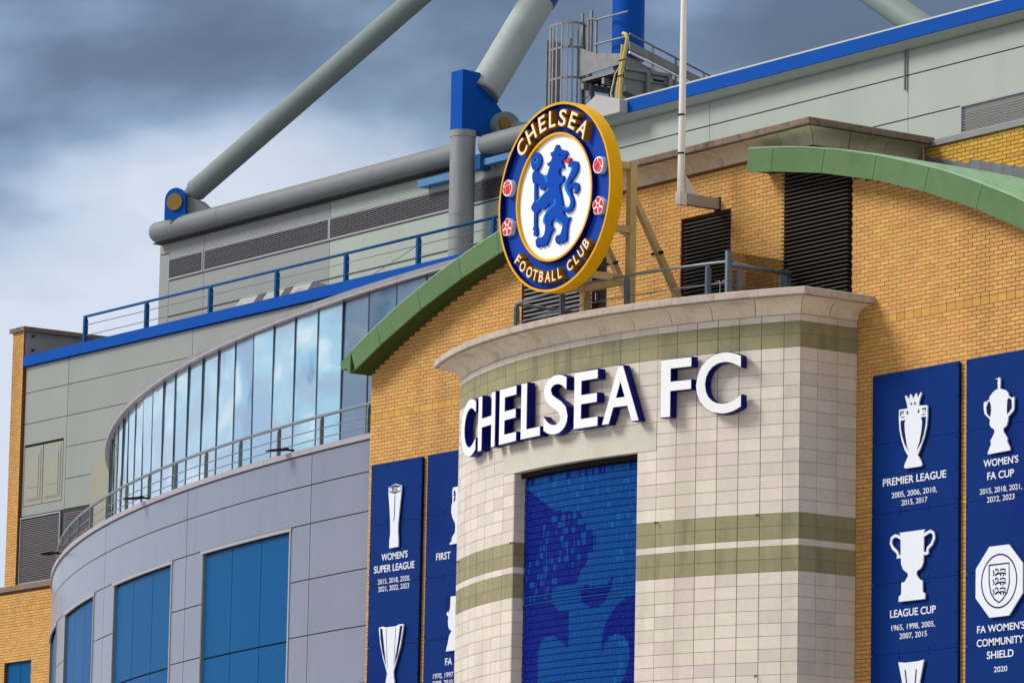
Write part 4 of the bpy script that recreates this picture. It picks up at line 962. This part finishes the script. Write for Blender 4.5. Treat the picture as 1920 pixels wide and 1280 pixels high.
# ------------------------------------------------------------------ set-back upper brick wall
UY = 2.42
ub = root('upper_brick_wall', 'yellow brick wall set back above the green roof with grey capping', 'wall', (8.0, UY, 16.0))
MB().box(TWR - 0.29, 12.2, UY + 0.012, UY + 0.35, 16.0, 19.40).build('mortar_bed', M['mortar'], ub)
brk = lay(TWR + 0.01, 11.6, 17.2, 19.39, lambda z_: [], base=19.40)
brk = [q for q in brk if q[2] > arch_z(q[1], AR1) - 0.1 and q[3] < 19.405]
place_bricks(ub, brk, UY, M['brick_yellow'], M['soldier'], lambda q: q[0])
MB().box(TWR + 0.27, 12.2, UY - 0.05, UY + 0.42, 19.402, 19.51).build('capping', M['silver'], ub)
MB().tube([(3.96, UY - 0.06, 19.1), (3.96, UY - 0.06, 19.42)], 0.02, 8).build('downpipe', M['trim'], ub)
x = 4.0; k = 0
while x < 11.5:                                   # stepped lead soakers
    x1 = x + 0.30; zb = arch_z(x1, AR1) - 0.03; zt = arch_z(x, AR1) + 0.22
    zt = 19.40 - 0.075 * round((19.40 - zt) / 0.075)
    MB().prism([(x, zb), (x1 - 0.004, zb), (x1 - 0.004, zt - 0.085), (x1 - 0.10, zt - 0.075), (x, zt)], UY - 0.018, UY - 0.004).build('lead_soaker', M['lead'], ub)
    x = x1; k += 1

# ------------------------------------------------------------------ curved metal drum building
DX, DY, DR = -4.9, 69.0, 69.0
drum = root('metal_clad_building', 'long curved blue grey metal building with blue window panels beside the brick wall', 'building', (-20, 1.7, 0))
T_ = lambda s: s / DR
MB().arc(DX, DY, DR - 0.6, DR - 0.12, T_(-44), T_(-4.0), 0, 15.36, 60).build('wall_core', M['dark'], drum, weld='merge')
JN = [-4.2, -8.65, -15.69, -22.87, -30.0, -37.1, -43.8]
rowsD = [(14.73, 15.385), (13.92, 14.73), (12.76, 13.92), (11.60, 12.76), (10.44, 11.60), (9.28, 10.44), (8.1, 9.28)]
WIN = {-8.65: (-14.55, -9.63), -15.69: (-21.74, -16.72), -22.87: (-28.95, -24.10), -30.0: (-36.0, -31.2)}
def dpanel(a, b_, z0, z1):
    n = max(1, int(abs(b_ - a) / 0.6))
    MB().arc(DX, DY, DR - 0.02, DR, T_(a + 0.012), T_(b_ - 0.012), z0 + 0.011, z1 - 0.011, n).build('panel', M['drum'], drum, smooth=True, weld='merge')
for b_, a in zip(JN, JN[1:]):
    for i, (z0, z1) in enumerate(rowsD):
        if b_ in WIN and i >= 2:
            w0, w1 = WIN[b_]
            dpanel(a, w0 - 0.03, z0, z1); dpanel(w1 + 0.06, b_, z0, z1)
        else: dpanel(a, b_, z0, z1)
MB().arc(DX, DY, 8.1 + DR - 8.7, DR - 0.03, T_(-43.8), T_(-4.2), 0, 8.08, 40)
for b_, (w0, w1) in WIN.items():
    wn = MB().arc(DX, DY, DR - 0.02, DR + 0.03, T_(w0 - 0.10), T_(w1 + 0.10), 13.85, 13.915, 6).arc(DX, DY, DR - 0.02, DR + 0.02, T_(w1 + 0.0), T_(w1 + 0.06), 8.1, 13.85)
    wn = wn.build('window', M['trim'], drum)
    MB().arc(DX, DY, DR - 0.10, DR - 0.003, T_(w0 - 0.028), T_(w0), 8.1, 13.85).build('jamb', M['railgreen'], wn)
    for k in range(3):
        for z0, z1 in ((11.57, 13.83), (9.3, 11.55), (8.1, 9.28)):
            a = w0 + (w1 - w0) * k / 3; c = w0 + (w1 - w0) * (k + 1) / 3
            MB().arc(DX, DY, DR - 0.085, DR - 0.07, T_(a + 0.012), T_(c - 0.012), z0 + 0.008, z1 - 0.008, 2).build('pane', M['bluepane'], wn, smooth=True, weld='merge')
    MB().arc(DX, DY, DR - 0.0215, DR - 0.018, T_(w0 + 0.0), T_(w1), 8.1, 13.84, 4)
    # recess: the core is set back behind the panes
for b_, a in zip(JN, JN[1:]):
    nn = 3
    for k in range(nn):
        p = b_ + (a - b_) * k / nn; q = b_ + (a - b_) * (k + 1) / nn
        MB().arc(DX, DY, DR - 0.5, DR + 0.05, T_(q + 0.006), T_(p - 0.006), 15.395, 15.505, 5).build('coping', M['drumcap'], drum, smooth=True, weld='merge')
MB().arc(DX, DY, DR - 2.2, DR - 0.55, T_(-44), T_(-4.0), 15.30, 15.38, 40).build('walkway', M['lead'], drum, weld='merge')

GR = 67.6
glz = root('glass_curtain_wall', 'curved curtain wall of tall reflective glass panes above the metal building', 'glass wall', (-20, 3.2, 15.38))
pitch = 1.29 * 1.0
s = -7.51 + 3 * pitch; k = 0
pal = [5, 5, 5, 5, 5, 1, 1, 0, 1, 2, 3, 0, 0, 1, 4, 0, 0, 3, 0, 1, 0, 3, 0, 0, 3, 0, 0, 0, 0, 3]  # pane tints painted after the sky they mirror, slate at the dark end
while s > -42:
    a, b_ = s - pitch + 0.022, s - 0.022
    for z0, z1, gi in ((15.42, 18.93, pal[k % len(pal)]),):
        t0, t1 = a / GR, b_ / GR
        tl = rnd.uniform(-0.008, 0.008); tv = rnd.uniform(-0.020, 0.020)
        P = lambda r_, t, z_: (DX + r_ * math.sin(t), DY - r_ * math.cos(t), z_)
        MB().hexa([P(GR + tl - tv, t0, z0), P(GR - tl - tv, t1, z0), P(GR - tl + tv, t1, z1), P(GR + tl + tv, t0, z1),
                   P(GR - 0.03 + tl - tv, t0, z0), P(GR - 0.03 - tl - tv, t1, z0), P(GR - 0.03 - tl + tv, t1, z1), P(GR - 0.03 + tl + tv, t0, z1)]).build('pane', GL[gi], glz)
    MB().arc(DX, DY, GR - 0.10, GR + 0.018, (s - 0.020) / GR, (s + 0.020) / GR, 15.40, 18.94).build('mullion', M['navy'] if False else mat('mullion_dark', (0.03, 0.04, 0.06), 0.4) if 'mullion_dark' not in bpy.data.materials else bpy.data.materials['mullion_dark'], glz)
    s -= pitch; k += 1
MB().arc(DX, DY, GR - 0.4, GR - 0.13, T_(-43), T_(-4), 15.38, 18.9, 40).build('inner_wall', M['dark'], glz, weld='merge')
for k in range(12):
    a = -4.0 - k * 3.25
    MB().arc(DX, DY, GR - 0.3, GR + 0.14, (a - 3.24) / GR, a / GR, 18.945, 18.985, 5).build('eave_trim', M['drumcap'], glz, weld='merge')
    MB().arc(DX, DY, GR - 0.3, GR + 0.13, (a - 3.24) / GR, a / GR, 18.99, 19.09, 5).build('eave_panel', M['silver'], glz, smooth=True, weld='merge')
MB().arc(DX, DY, GR - 12, GR - 0.31, T_(-44), T_(-4), 18.96, 19.08, 30).build('flat_roof', M['lead'], glz, weld='merge')

dr = root('drum_railing', 'grey green railing along the top of the curved metal building', 'railing', (-20, 1.9, 15.5))
RR = 68.88
def dpt(s, z_, r=RR): return (DX + r * math.sin(s / RR), DY - r * math.cos(s / RR), z_)
ss = [-4.3 - 0.45 * i for i in range(86)]
MB().tube([dpt(s, 16.16) for s in ss], 0.036, 8).build('handrail', M['railtop'], dr, smooth=True)
for zz in (15.90, 15.70):
    MB().tube([dpt(s, zz) for s in ss], 0.012, 6).build('rail', M['railtop'], dr, smooth=True)
MB().tube([dpt(s, 15.74, RR - 0.8) for s in ss], 0.035, 6).build('inner_rail', mat('teal_rail', (0.02, 0.10, 0.11), 0.4), dr, smooth=True)
s = -6.33
while s > -42:
    c = Vector(dpt(s, 0)); th = s / RR; n_ = Vector((math.sin(th), -math.cos(th), 0)); u_ = Vector((math.cos(th), math.sin(th), 0))
    pl = [(-0.042, 15.40), (0.042, 15.40), (0.042, 16.04), (0.02, 16.13), (-0.02, 16.13), (-0.042, 16.12)]
    MB().prism(pl, -0.02, 0.02, fr=lambda u, v, w_: tuple(c + n_ * u + u_ * w_ + Vector((0, 0, v)))).build('post', M['railgreen'], dr)
    c2 = Vector(dpt(s - 0.3, 0, RR - 0.8))
    MB().prism([(-0.06, 15.38), (0.06, 15.38), (0.05, 15.72), (-0.05, 15.72)], -0.015, 0.015, fr=lambda u, v, w_: tuple(c2 + n_ * u + u_ * w_ + Vector((0, 0, v)))).build('stub_post', bpy.data.materials['teal_rail'], dr)
    s -= 2.13
for s, lb in ((-9.75, 'dark floodlight on the drum railing near the brick wall'), (-18.95, 'dark floodlight on the drum railing midway along the curve'), (-30.6, 'dark floodlight at the far curve of the drum railing')):
    th = s / RR; n_ = Vector((math.sin(th), -math.cos(th), 0)); u_ = Vector((math.cos(th), math.sin(th), 0)); c = Vector(dpt(s, 15.58))
    fl = root('floodlight', lb, 'floodlight', tuple(c + n_ * 0.1), 'floodlights on the drum railing')
    MB().bar(c + n_ * 0.02, c + n_ * 0.22, 0.04, 0.04).build('arm', M['black'], fl)
    MB().hexa([tuple(c + n_ * a + u_ * b_ + Vector((0, 0, h))) for a, b_, h in ((0.20, -0.14, -0.02), (0.20, 0.14, -0.02), (0.62, 0.13, -0.06), (0.62, -0.13, -0.06), (0.20, -0.14, 0.03), (0.20, 0.14, 0.03), (0.62, 0.13, -0.035), (0.62, -0.13, -0.035))]).build('lamp_head', M['black'], fl)
    MB().bar(c + n_ * 0.26 + Vector((0, 0, -0.03)), c + n_ * 0.26 + Vector((0, 0, 0.05)), 0.12, 0.03, side=tuple(n_)).build('bracket', M['trim'], fl)

# ------------------------------------------------------------------ lower brick wall at the far end
lb = root('far_brick_wall', 'low far brick wall with stone coping beyond the curved metal building', 'wall', (-46, 11.9, 0))
FO = [(-46.17, -44.70, 8.0, 13.96)]
wall_body(MB(), [-50, -43.3], 0.0, lambda x: 15.895, FO, 11.712, 12.1).build('mortar_bed', M['mortar'], lb)
brk = lay(-49.5, -43.35, 12.4, 15.88, lambda z_: [(-46.17, -44.70)] if z_ < 13.96 else [], soldiers=(15.30 - 0.075 * 0,), base=15.30)
place_bricks(lb, [q for q in brk if q[3] < 15.9], 11.7, M['brick'], M['soldier'], lambda q: -q[2])
for a in (-50.0, -48.6, -47.2, -45.8, -44.4):
    MB().box(a + 0.004, min(a + 1.396, -43.3), 11.62, 12.2, 15.90, 16.04).build('coping_stone', M['coping_dark'], lb)
wn = MB().box(-46.17, -44.70, 11.83, 11.86, 8.0, 13.95).build('window', M['dark'], lb)
for k in range(2):
    MB().box(-46.15 + 0.73 * k, -45.44 + 0.73 * k, 11.80, 11.825, 8.0, 13.93).build('pane', M['bluepane'], wn)

# ------------------------------------------------------------------ far clad wall with blue fascia, pier and roof
CYL = 14.55
cw = root('clad_wall', 'flat grey green clad wall topped by a bright blue fascia behind the curved glass', 'wall', (-38, CYL + 0.2, 0))
MB().box(-50.6, -22, CYL + 0.02, CYL + 0.4, 0, 22.95).build('wall_core', M['dark'], cw)
XJ = [-50.6, -48.15, -41.46, -34.78, -28.1, -22.0]
ZJ = [22.95, 22.19, 21.29, 20.40, 19.49, 18.63, 16.9]
for a, b_ in zip(XJ, XJ[1:]):
    for i, (z1, z0) in enumerate(zip(ZJ, ZJ[1:])):
        if a < -50 and 18.6 < z0 < 21: continue
        if i == 5 and a < -48: continue
        if i == 5 and a < -42: a2 = -46.2
        else: a2 = a
        MB().box(a2 + 0.010, b_ - 0.010, CYL, CYL + 0.02, z0 + 0.010, z1 - 0.010).build('panel', M['clad'], cw)
MB().box(-50.59, -48.16, CYL, CYL + 0.02, 20.68, 21.28).box(-50.59, -48.16, CYL, CYL + 0.02, 18.63, 18.90).box(-50.59, -50.52, CYL, CYL + 0.02, 18.90, 20.68).box(-48.3, -48.16, CYL, CYL + 0.02, 18.90, 20.68).build('panel', M['clad'], cw)
MB().box(-50.5, -48.34, CYL - 0.012, CYL + 0.019, 20.62, 20.66).build('door_head', M['black'], cw)
for a, b_ in ((-50.50, -49.46), (-49.42, -48.34)):
    dd = MB().box(a, b_, CYL + 0.004, CYL + 0.018, 18.92, 20.61).build('shutter', M['cladwarm'], cw)
    MB().box(a + 0.10, b_ - 0.10, CYL - 0.010, CYL + 0.003, 19.05, 20.50).build('shutter_panel', M['clad'], dd)
    MB().box(a + 0.20, b_ - 0.20, CYL - 0.022, CYL - 0.011, 19.42, 20.34).build('inset_panel', M['cladwarm'], dd)
    MB().box(a + 0.20, b_ - 0.20, CYL - 0.022, CYL - 0.011, 19.10, 19.40).build('inset_panel', M['cladwarm'], dd)
louvre(cw, -50.55, -48.36, 16.70, 18.55, CYL - 0.02, 0.052, M['slatgrey'], depth=0.03, th=0.010, frame=M['trim'])
louvre(cw, -48.12, -44.2, 16.70, 18.57, CYL - 0.02, 0.052, M['slatgrey'], depth=0.03, th=0.010)
MB().box(-46.2, -44.6, CYL - 0.3, CYL - 0.03, 16.0, 19.9).build('corner_flashing', M['cladwarm'], cw)
for a in (-50.6, -43.9, -37.2, -30.5):
    MB().box(a + 0.002, a + 6.698, CYL - 0.12, CYL + 0.5, 22.965, 23.265).build('fascia', M['fascia'], cw)
MB().box(-50.6, -22, CYL + 0.51, 18.4, 23.0, 23.20).build('roof_deck', M['lead'], cw)

pr_ = root('brick_pier', 'narrow tall brick pier with dark coping at the far end of the clad wall', 'pier', (-50.9, 14.6, 0))
MB().box(-51.26, -50.62, 14.462, 17.6, 0, 24.0).build('mortar_bed', M['mortar'], pr_)
place_bricks(pr_, lay(-51.26, -50.62, 16.5, 24.0, lambda z_: [], base=24.0), 14.45, M['brick'], M['soldier'], lambda q: -q[2])
MB().box(-50.617, -50.60, 14.50, 17.5, 23.27, 23.995).build('side_lining', M['silver'], pr_)
MB().box(-51.34, -50.50, 14.37, 17.7, 24.003, 24.13).build('coping', M['coping_dark'], pr_)
for zz in (23.45, 23.85): MB().box(-50.595, -50.57, 14.7, 14.78, zz, zz + 0.05).build('bracket', M['black'], pr_)

rr = root('roof_railing', 'blue railing along the roof edge above the blue fascia', 'railing', (-38, 15.0, 23.2))
MB().tube([(-48.15, 15.0, 24.17), (-27.0, 15.0, 24.17)], 0.040, 8).build('handrail', M['railblue'], rr, smooth=True)
for zz in (23.92, 23.62):
    MB().tube([(-48.1, 15.0, zz), (-27.0, 15.0, zz)], 0.012, 6).build('rail', M['slatgrey'], rr, smooth=True)
MB().tube([(-33.4, 15.05, 23.45), (-31.3, 15.05, 23.95)], 0.010, 6).build('stay_wire', M['slatgrey'], rr)
for k in range(7):
    x = -48.07 + 3.37 * k
    MB().prism([(-0.06, 23.2), (0.06, 23.2), (0.06, 24.05), (0.02, 24.15), (-0.02, 24.15), (-0.06, 24.10)], -0.045, 0.045, fr=lambda u, v, w_: (x + w_, 15.0 + u, v)).build('post', M['railblue'], rr)
for x0, lab in ((-40.3, 'small pale roof cowl beside the blue fascia, nearest the brick pier'), (-38.95, 'middle of three small pale roof cowls beside the blue fascia'), (-37.6, 'small pale roof cowl nearest the blue fascia railing midpoint, third from the brick pier')):
    v = root('roof_cowl', lab, 'vent', (x0, 15.8, 23.2), 'pale cowls on the roof')
    pl = [(15.40, 23.50), (15.62, 23.84), (16.05, 23.80), (16.15, 23.2), (15.6, 23.2)]
    MB().prism(pl, x0 - 0.45, x0 + 0.45, fr=lambda u, v_, w_: (w_, u, v_)).build('hood', M['vent'], v)
    MB().box(x0 - 0.4, x0 + 0.4, 15.48, 15.62, 23.2, 23.40).build('grille', M['dark'], v)

# ------------------------------------------------------------------ main stand rear wall
SY = 18.0
st = root('stand_rear_wall', 'high grey green clad rear wall of the stand with a long louvre band', 'wall', (-20, SY + 0.3, 0))
MB().box(-49.1, 6, SY + 0.02, SY + 0.6, 0, 26.86).build('wall_core', M['dark'], st)
XS = [-49.1, -48.55, -46.63, -40.05, -33.4, -29.0, -22.94, -15.3, -7.7, 0.0, 6.0]
for i, (a, b_) in enumerate(zip(XS, XS[1:])):
    m_ = M['clad'] if b_ < -40 else M['cladlight']
    if i == 0: zz_ = [(26.43, 26.85), (19.0, 26.41)]
    elif b_ <= -29.0: zz_ = [(26.27, 26.85), (24.55, 25.60), (19.0, 24.53)]
    else: zz_ = [(26.16, 26.85), (25.12, 26.14)] + [(25.10 - 3.6 * (q + 1) + 0.02, 25.10 - 3.6 * q) for q in range(7)]
    for z0, z1 in zz_:
        z0 = max(z0, 0.0)
        MB().box(a + 0.008, b_ - 0.008, SY, SY + 0.02, z0 + 0.006, z1 - 0.006).build('panel', m_, st)
for a, b_ in ((-48.50, -46.70), (-46.56, -40.10), (-40.0, -33.45), (-33.35, -29.05)):
    louvre(st, a, b_, 25.66, 26.21, SY - 0.03, 0.055, M['slatgrey'], depth=0.03, th=0.011, frame=M['trim'])
louvre(st, -13.30, -7.75, 24.46, 25.06, SY - 0.06, 0.060, M['slatgrey'], depth=0.045, th=0.012, frame=M['trim'])
MB().tube([(-15.36, SY - 0.05, 25.80), (-15.36, SY - 0.05, 26.88)], 0.028, 8).build('downpipe', M['tube'], st)
for a in (-27.2, -20.2, -13.2, -6.2):
    MB().box(a + 0.002, a + 6.998, 17.56, 17.70, 26.87, 27.20).build('fascia', M['fascia'], st)
MB().box(-27.2, 0.8, 17.62, 17.99, 26.855, 26.87).build('fascia_soffit', M['navy'], st)
MB().box(-49.0, 6, SY + 0.61, 40, 26.4, 26.8).build('roof_deck', M['lead'], st)

tb = root('roof_edge_tube', 'thick grey steel tube running along the eave of the stand', 'tube', (-25, 17.75, 26.9))
for a, b_ in ((-48.85, -47.9), (-47.89, -45.2), (-45.19, -33.35), (-32.20, -27.3), (-27.29, -20.0), (-19.99, -12.5), (-12.49, -5.0), (-4.99, 3.0)):
    MB().tube([(a, 17.86 if a > -27.3 else 17.75, 27.03), (b_, 17.86 if a > -27.3 else 17.75, 27.03)], 0.30, 24).build('tube_length', M['tube'] if b_ < -27.2 else M['cladlight'], tb, smooth=True)
MB().box(-49.0, -27.3, 17.70, 17.98, 26.70, 26.735).build('drip_strip', M['dark'], tb)

cl = root('steel_column', 'round grey steel column carrying the blue gusset at the stand eave', 'column', (-32.74, 17.35, 23.2))
MB().tube([(-32.74, 17.35, 23.2), (-32.74, 17.35, 27.42)], 0.335, 28).build('shaft', M['column'], cl, smooth=True)
MB().tube([(-32.74, 17.35, 27.28), (-32.74, 17.35, 27.45)], 0.35, 28).build('cap_ring', M['column'], cl, smooth=True)
MB().tube([(-32.74, 17.35, 25.2), (-32.74, 17.35, 25.24)], 0.342, 28).build('weld_band', M['column'], cl, smooth=True)
gu = root('blue_gusset', 'tall bright blue steel gusset bracket on top of the grey column', 'bracket', (-33.0, 17.4, 27.45))
MB().prism([(17.15, 27.451), (17.15, 29.06), (17.72, 29.03), (17.72, 28.85), (18.75, 27.75), (18.3, 27.451)], -33.05, -32.52, fr=lambda u, v, w_: (w_, u, v)).build('plate', M['fascia'], gu)
ey = MB().prism([(18.46 + 0.42 * math.cos(t), 27.70 + 0.36 * math.sin(t)) for t in [2 * math.pi * k / 20 for k in range(14)]] + [(18.1, 27.35), (18.95, 27.35)], -32.51, -32.3, fr=lambda u, v, w_: (w_, u, v)).build('eye_plate', M['strut'], gu)
MB().tube([(-32.31, 18.35, 27.74), (-32.26, 18.35, 27.74)], 0.17, 18).build('pin', M['pin'], gu, smooth=False)
MB().tube([(-32.6, 18.7, 27.6), (-31.2, 19.4, 27.35)], 0.3, 16).build('stub_tube', M['strut'], gu, smooth=True)

def strut(label, a, b_, r, pm='strut'):
    rt = root('roof_strut', label, 'strut', a, 'tubular roof struts of the stand')
    a = Vector(a); b_ = Vector(b_); d = (b_ - a).normalized()
    MB().tube([a, b_], r, 28).build('tube', M[pm], rt, smooth=True)
    MB().tube([a - d * 0.02, a + d * 0.05], r * 1.02, 28).build('end_plate', M['tube'], rt, smooth=True)
    return rt, a, d
rt, a, d = strut('grey green steel strut rising from the blue pin bracket at the stand corner', (-47.15, 18.0, 28.08), (-33.5, 18.0, 32.55), 0.315)
MB().tube([a - d * 0.55, a + d * 0.02], [0.20, 0.29], 20).build('taper', M['strut'], rt, smooth=True)
rt, a, d = strut('wide pale strut leaning up behind the tall blue gusset', (-32.75, 17.95, 28.55), (-32.75, 20.9, 33.25), 0.46, 'strut_lit')
MB().tube([a + d * 3.27, a + d * 3.7], 0.475, 28).build('blue_band', M['fascia'], rt, smooth=True)
rt, a, d = strut('strut descending to the eave above the louvre at the plain end of the stand', (-15.2, 18.5, 27.25), (-20.5, 18.5, 30.6), 0.33)

pb = root('pin_bracket', 'blue two plate clevis bracket with bronze pin at the stand corner', 'bracket', (-47.6, 17.7, 27.3))
PH = R_(30); PU = Vector((math.cos(PH), math.sin(PH), 0)); PN = Vector((-math.sin(PH), math.cos(PH), 0)); PC = Vector((-47.62, 17.75, 0))
pf = lambda u, v, w_: tuple(PC + PU * u + PN * w_ + Vector((0, 0, v)))
pl = [(-0.34, 27.20), (0.34, 27.20), (0.34, 27.76)] + [(0.34 * math.cos(t), 27.76 + 0.36 * math.sin(t)) for t in [math.pi * k / 12 for k in range(1, 12)]] + [(-0.34, 27.76)]
for w0 in (-0.32, 0.24):
    MB().prism(pl, w0, w0 + 0.09, fr=pf).build('plate', M['fascia'], pb)
MB().tube([pf(0, 27.70, -0.325), pf(0, 27.70, -0.37)], 0.25, 24).build('pin_cap', M['pin'], pb)
MB().tube([pf(0, 27.70, -0.22), pf(0, 27.70, 0.23)], 0.16, 16).build('pin', M['dark'], pb)
MB().prism([(0.1, 27.25), (1.25, 27.25), (0.95, 27.52), (0.7, 27.74), (0.1, 27.95)], -0.18, 0.2, fr=pf).build('anchor_lug', M['tube'], pb)

bb = root('blue_beam', 'light blue steel beam bolted along the stand wall beside the grey column', 'beam', (-30.5, 17.6, 26.4))
MB().box(-32.0, -29.2, 17.50, 17.72, 26.45, 26.62).build('web', mat('light_blue_paint', (0.06, 0.19, 0.40), 0.4, grain=0.1), bb)
MB().box(-32.25, -32.0, 17.40, 17.76, 26.35, 26.75).build('end_plate', M['railblue'], bb)
b2 = root('blue_beam', 'light blue steel beam bolted to the stand wall on the pin bracket side of the column', 'beam', (-34.3, 17.7, 26.4))
MB().box(-35.3, -33.36, 17.66, 17.96, 26.36, 26.55).build('web', bpy.data.materials['light_blue_paint'], b2)
MB().box(-33.358, -33.33, 17.62, 17.97, 26.33, 26.58).build('end_plate', M['railblue'], b2)

rv = root('roof_hood', 'white angular roof hood behind the crest beside the blue fascia', 'vent', (-26.6, 18.5, 27.0))
MB().prism([(-27.7, 27.05), (-26.75, 27.45), (-25.75, 27.18), (-25.75, 26.85), (-27.7, 26.85)], 17.3, 17.55).build('hood', M['vent'], rv)
MB().prism([(-27.7, 27.05), (-26.75, 27.45), (-25.75, 27.18), (-25.75, 27.15), (-27.7, 27.0)], 17.56, 18.6).build('hood_top', M['vent'], rv)

ms = root('blue_mast', 'round bright blue mast rising from the stand roof behind the ladder cage', 'mast', (-28.15, 19.3, 28.7))
MB().tube([(-28.15, 19.3, 28.85), (-28.15, 19.3, 36)], 0.42, 32).build('shaft', M['fascia'], ms, smooth=True)
MB().tube([(-28.15, 19.3, 26.8), (-28.15, 19.3, 28.85)], 0.38, 32).build('base', M['galv'], ms, smooth=True)

# ---- ladder cage and access platform
lc = root('ladder_cage', 'galvanised caged ladder rising to the roof platform beside the blue mast', 'ladder', (-29.8, 18.8, 26.8))
HC = (-30.05, 18.75)
def hoop_pts(r, z_, a0=-0.95 * math.pi, a1=0.25 * math.pi, n=14):
    return [(HC[0] + r * math.cos(a0 + (a1 - a0) * k / n), HC[1] + r * math.sin(a0 + (a1 - a0) * k / n) * 0.75, z_) for k in range(n + 1)]
for zz in (30.0, 29.35, 28.55, 27.75):
    pts = hoop_pts(0.55, zz)
    m = MB()
    for p, q in zip(pts, pts[1:]): m.bar(p, q, 0.012, 0.06, side=(0, 0, 1))
    m.build('hoop', M['galv'], lc)
for k, p in enumerate(hoop_pts(0.555, 0, n=12)):
    MB().bar((p[0], p[1], 26.9), (p[0], p[1], 30.0), 0.06, 0.012, side=(0, 1, 0)).build('cage_strap', M['galv'], lc)
for x in (-29.62, -29.22):
    MB().bar((x, 18.9, 26.8), (x, 18.9, 30.3), 0.09, 0.05, side=(0, 1, 0)).build('stile', M['galv'], lc)
zz = 26.9
while zz < 29.6:
    MB().tube([(-29.62, 18.9, zz), (-29.22, 18.9, zz)], 0.016, 6).build('rung', M['galv'], lc); zz += 0.28
MB().box(-30.66, -30.63, 18.5, 19.0, 26.9, 29.7).build('side_sheet', M['galv'], lc)
MB().bar((-29.15, 18.75, 29.05), (-29.15, 18.75, 30.05), 0.08, 0.04).bar((-28.80, 18.75, 29.05), (-28.80, 18.75, 30.0), 0.08, 0.04).bar((-29.15, 18.75, 30.03), (-28.8, 18.75, 30.0), 0.08, 0.04).build('gate_frame', M['galv'], lc)
MB().box(-29.95, -29.75, 18.6, 18.7, 29.45, 29.62).build('junction_box', M['trim'], lc)

ap = root('access_platform', 'galvanised access platform and sloping gangway around the blue mast', 'platform', (-28.0, 19.5, 26.8))
MB().prism([(-29.5, 28.55), (-29.5, 29.35), (-28.75, 29.05), (-27.5, 28.85), (-27.5, 28.60)], 18.70, 18.74).build('kick_plate', M['galv'], ap)
MB().box(-29.4, -27.42, 18.75, 20.2, 28.42, 28.5).build('deck', M['galv'], ap)
m = MB()
for k in range(7): m.box(-29.3, -27.5, 18.8 + 0.2 * k, 18.83 + 0.2 * k, 28.36, 28.42)
m.build('grating', M['black'], ap)
for x in (-29.3, -28.4, -27.5):
    MB().box(x - 0.05, x + 0.05, 18.7, 20.2, 28.20, 28.36).build('joist', M['galv'], ap)
for zz in (29.95, 29.3):
    MB().tube([(-28.8, 18.72, zz), (-27.4, 18.72, zz - 0.02)], 0.028, 8).build('rail', M['galv'], ap)
GX = -27.41
def gang(y, z_): return (GX, y, z_)
MB().tube([gang(18.8, 29.36), gang(21.5, 28.60)], 0.028, 8).build('handrail', M['galv'], ap)
MB().prism([(18.8, 28.95), (18.8, 29.16), (21.4, 28.45), (21.4, 28.22)], GX - 0.02, GX + 0.02, fr=lambda u, v, w_: (w_, u, v)).build('toe_board', M['galv'], ap)
MB().tube([gang(18.8, 28.88), gang(20.8, 28.35)], 0.035, 8).build('conduit', M['pole'], ap)
MB().prism([(18.7, 28.05), (18.7, 28.80), (20.9, 28.22), (20.9, 27.4)], GX - 0.12, GX - 0.08, fr=lambda u, v, w_: (w_, u, v)).build('side_plate', M['galv'], ap)
for (y, z_) in ((19.0, 28.70), (19.6, 28.5), (20.2, 28.3)):
    MB().box(GX - 0.07, GX - 0.03, y, y + 0.35, z_ - 0.25, z_ - 0.2).build('stiffener', M['black'], ap)
MB().prism([(18.7, 27.85), (18.7, 28.02), (20.9, 27.38), (20.9, 27.2)], GX - 0.3, GX + 0.02, fr=lambda u, v, w_: (w_, u, v)).build('stringer', M['galv'], ap)
for y in (19.55, 20.3, 21.2):
    zt_ = 29.36 - (y - 18.8) * 0.281
    MB().bar(gang(y, zt_ - 0.75), gang(y, zt_), 0.06, 0.03, side=(0, 1, 0)).build('post', M['galv'], ap)
for y in (19.4, 20.1): MB().bar((GX, y, 26.8), (GX, y, 28.4), 0.12, 0.1, side=(0, 1, 0)).build('leg', M['galv'], ap)
MB().bar((-29.3, 19.0, 26.8), (-29.3, 19.0, 28.2), 0.12, 0.1, side=(0, 1, 0)).build('leg', M['galv'], ap)
cd = root('cable_conduits', 'pair of yellowed cable conduits bent over at the top beside the blue mast', 'conduit', (-27.2, 18.4, 27.1))
MB().tube([(-27.30, 18.42, 27.1), (-27.22, 18.42, 28.3), (-27.02, 18.42, 28.95), (-26.99, 18.42, 29.12), (-27.06, 18.42, 29.24), (-27.17, 18.42, 29.27)], 0.05, 10).build('conduit', M['conduit'], cd, smooth=True)
MB().tube([(-27.42, 18.42, 27.1), (-27.34, 18.42, 28.0), (-27.22, 18.42, 28.55), (-27.18, 18.42, 28.98)], 0.045, 10).build('conduit', M['conduit'], cd, smooth=True)
for x0, m_ in ((-27.55, M['black']), (-27.65, M['cable']), (-27.72, M['black'])):
    MB().tube([(x0 + 0.05, 18.45, 27.1), (x0 - 0.05, 18.45, 27.8), (x0 + 0.05, 18.5, 28.3), (x0 + 0.2, 18.55, 28.5)], 0.022, 6).build('cable', m_, cd, smooth=True)
for zz, xa in ((28.15, -27.34), (28.55, -27.28)): MB().box(xa, xa + 0.3, 18.36, 18.37, zz, zz + 0.03).build('clip', M['black'], cd)
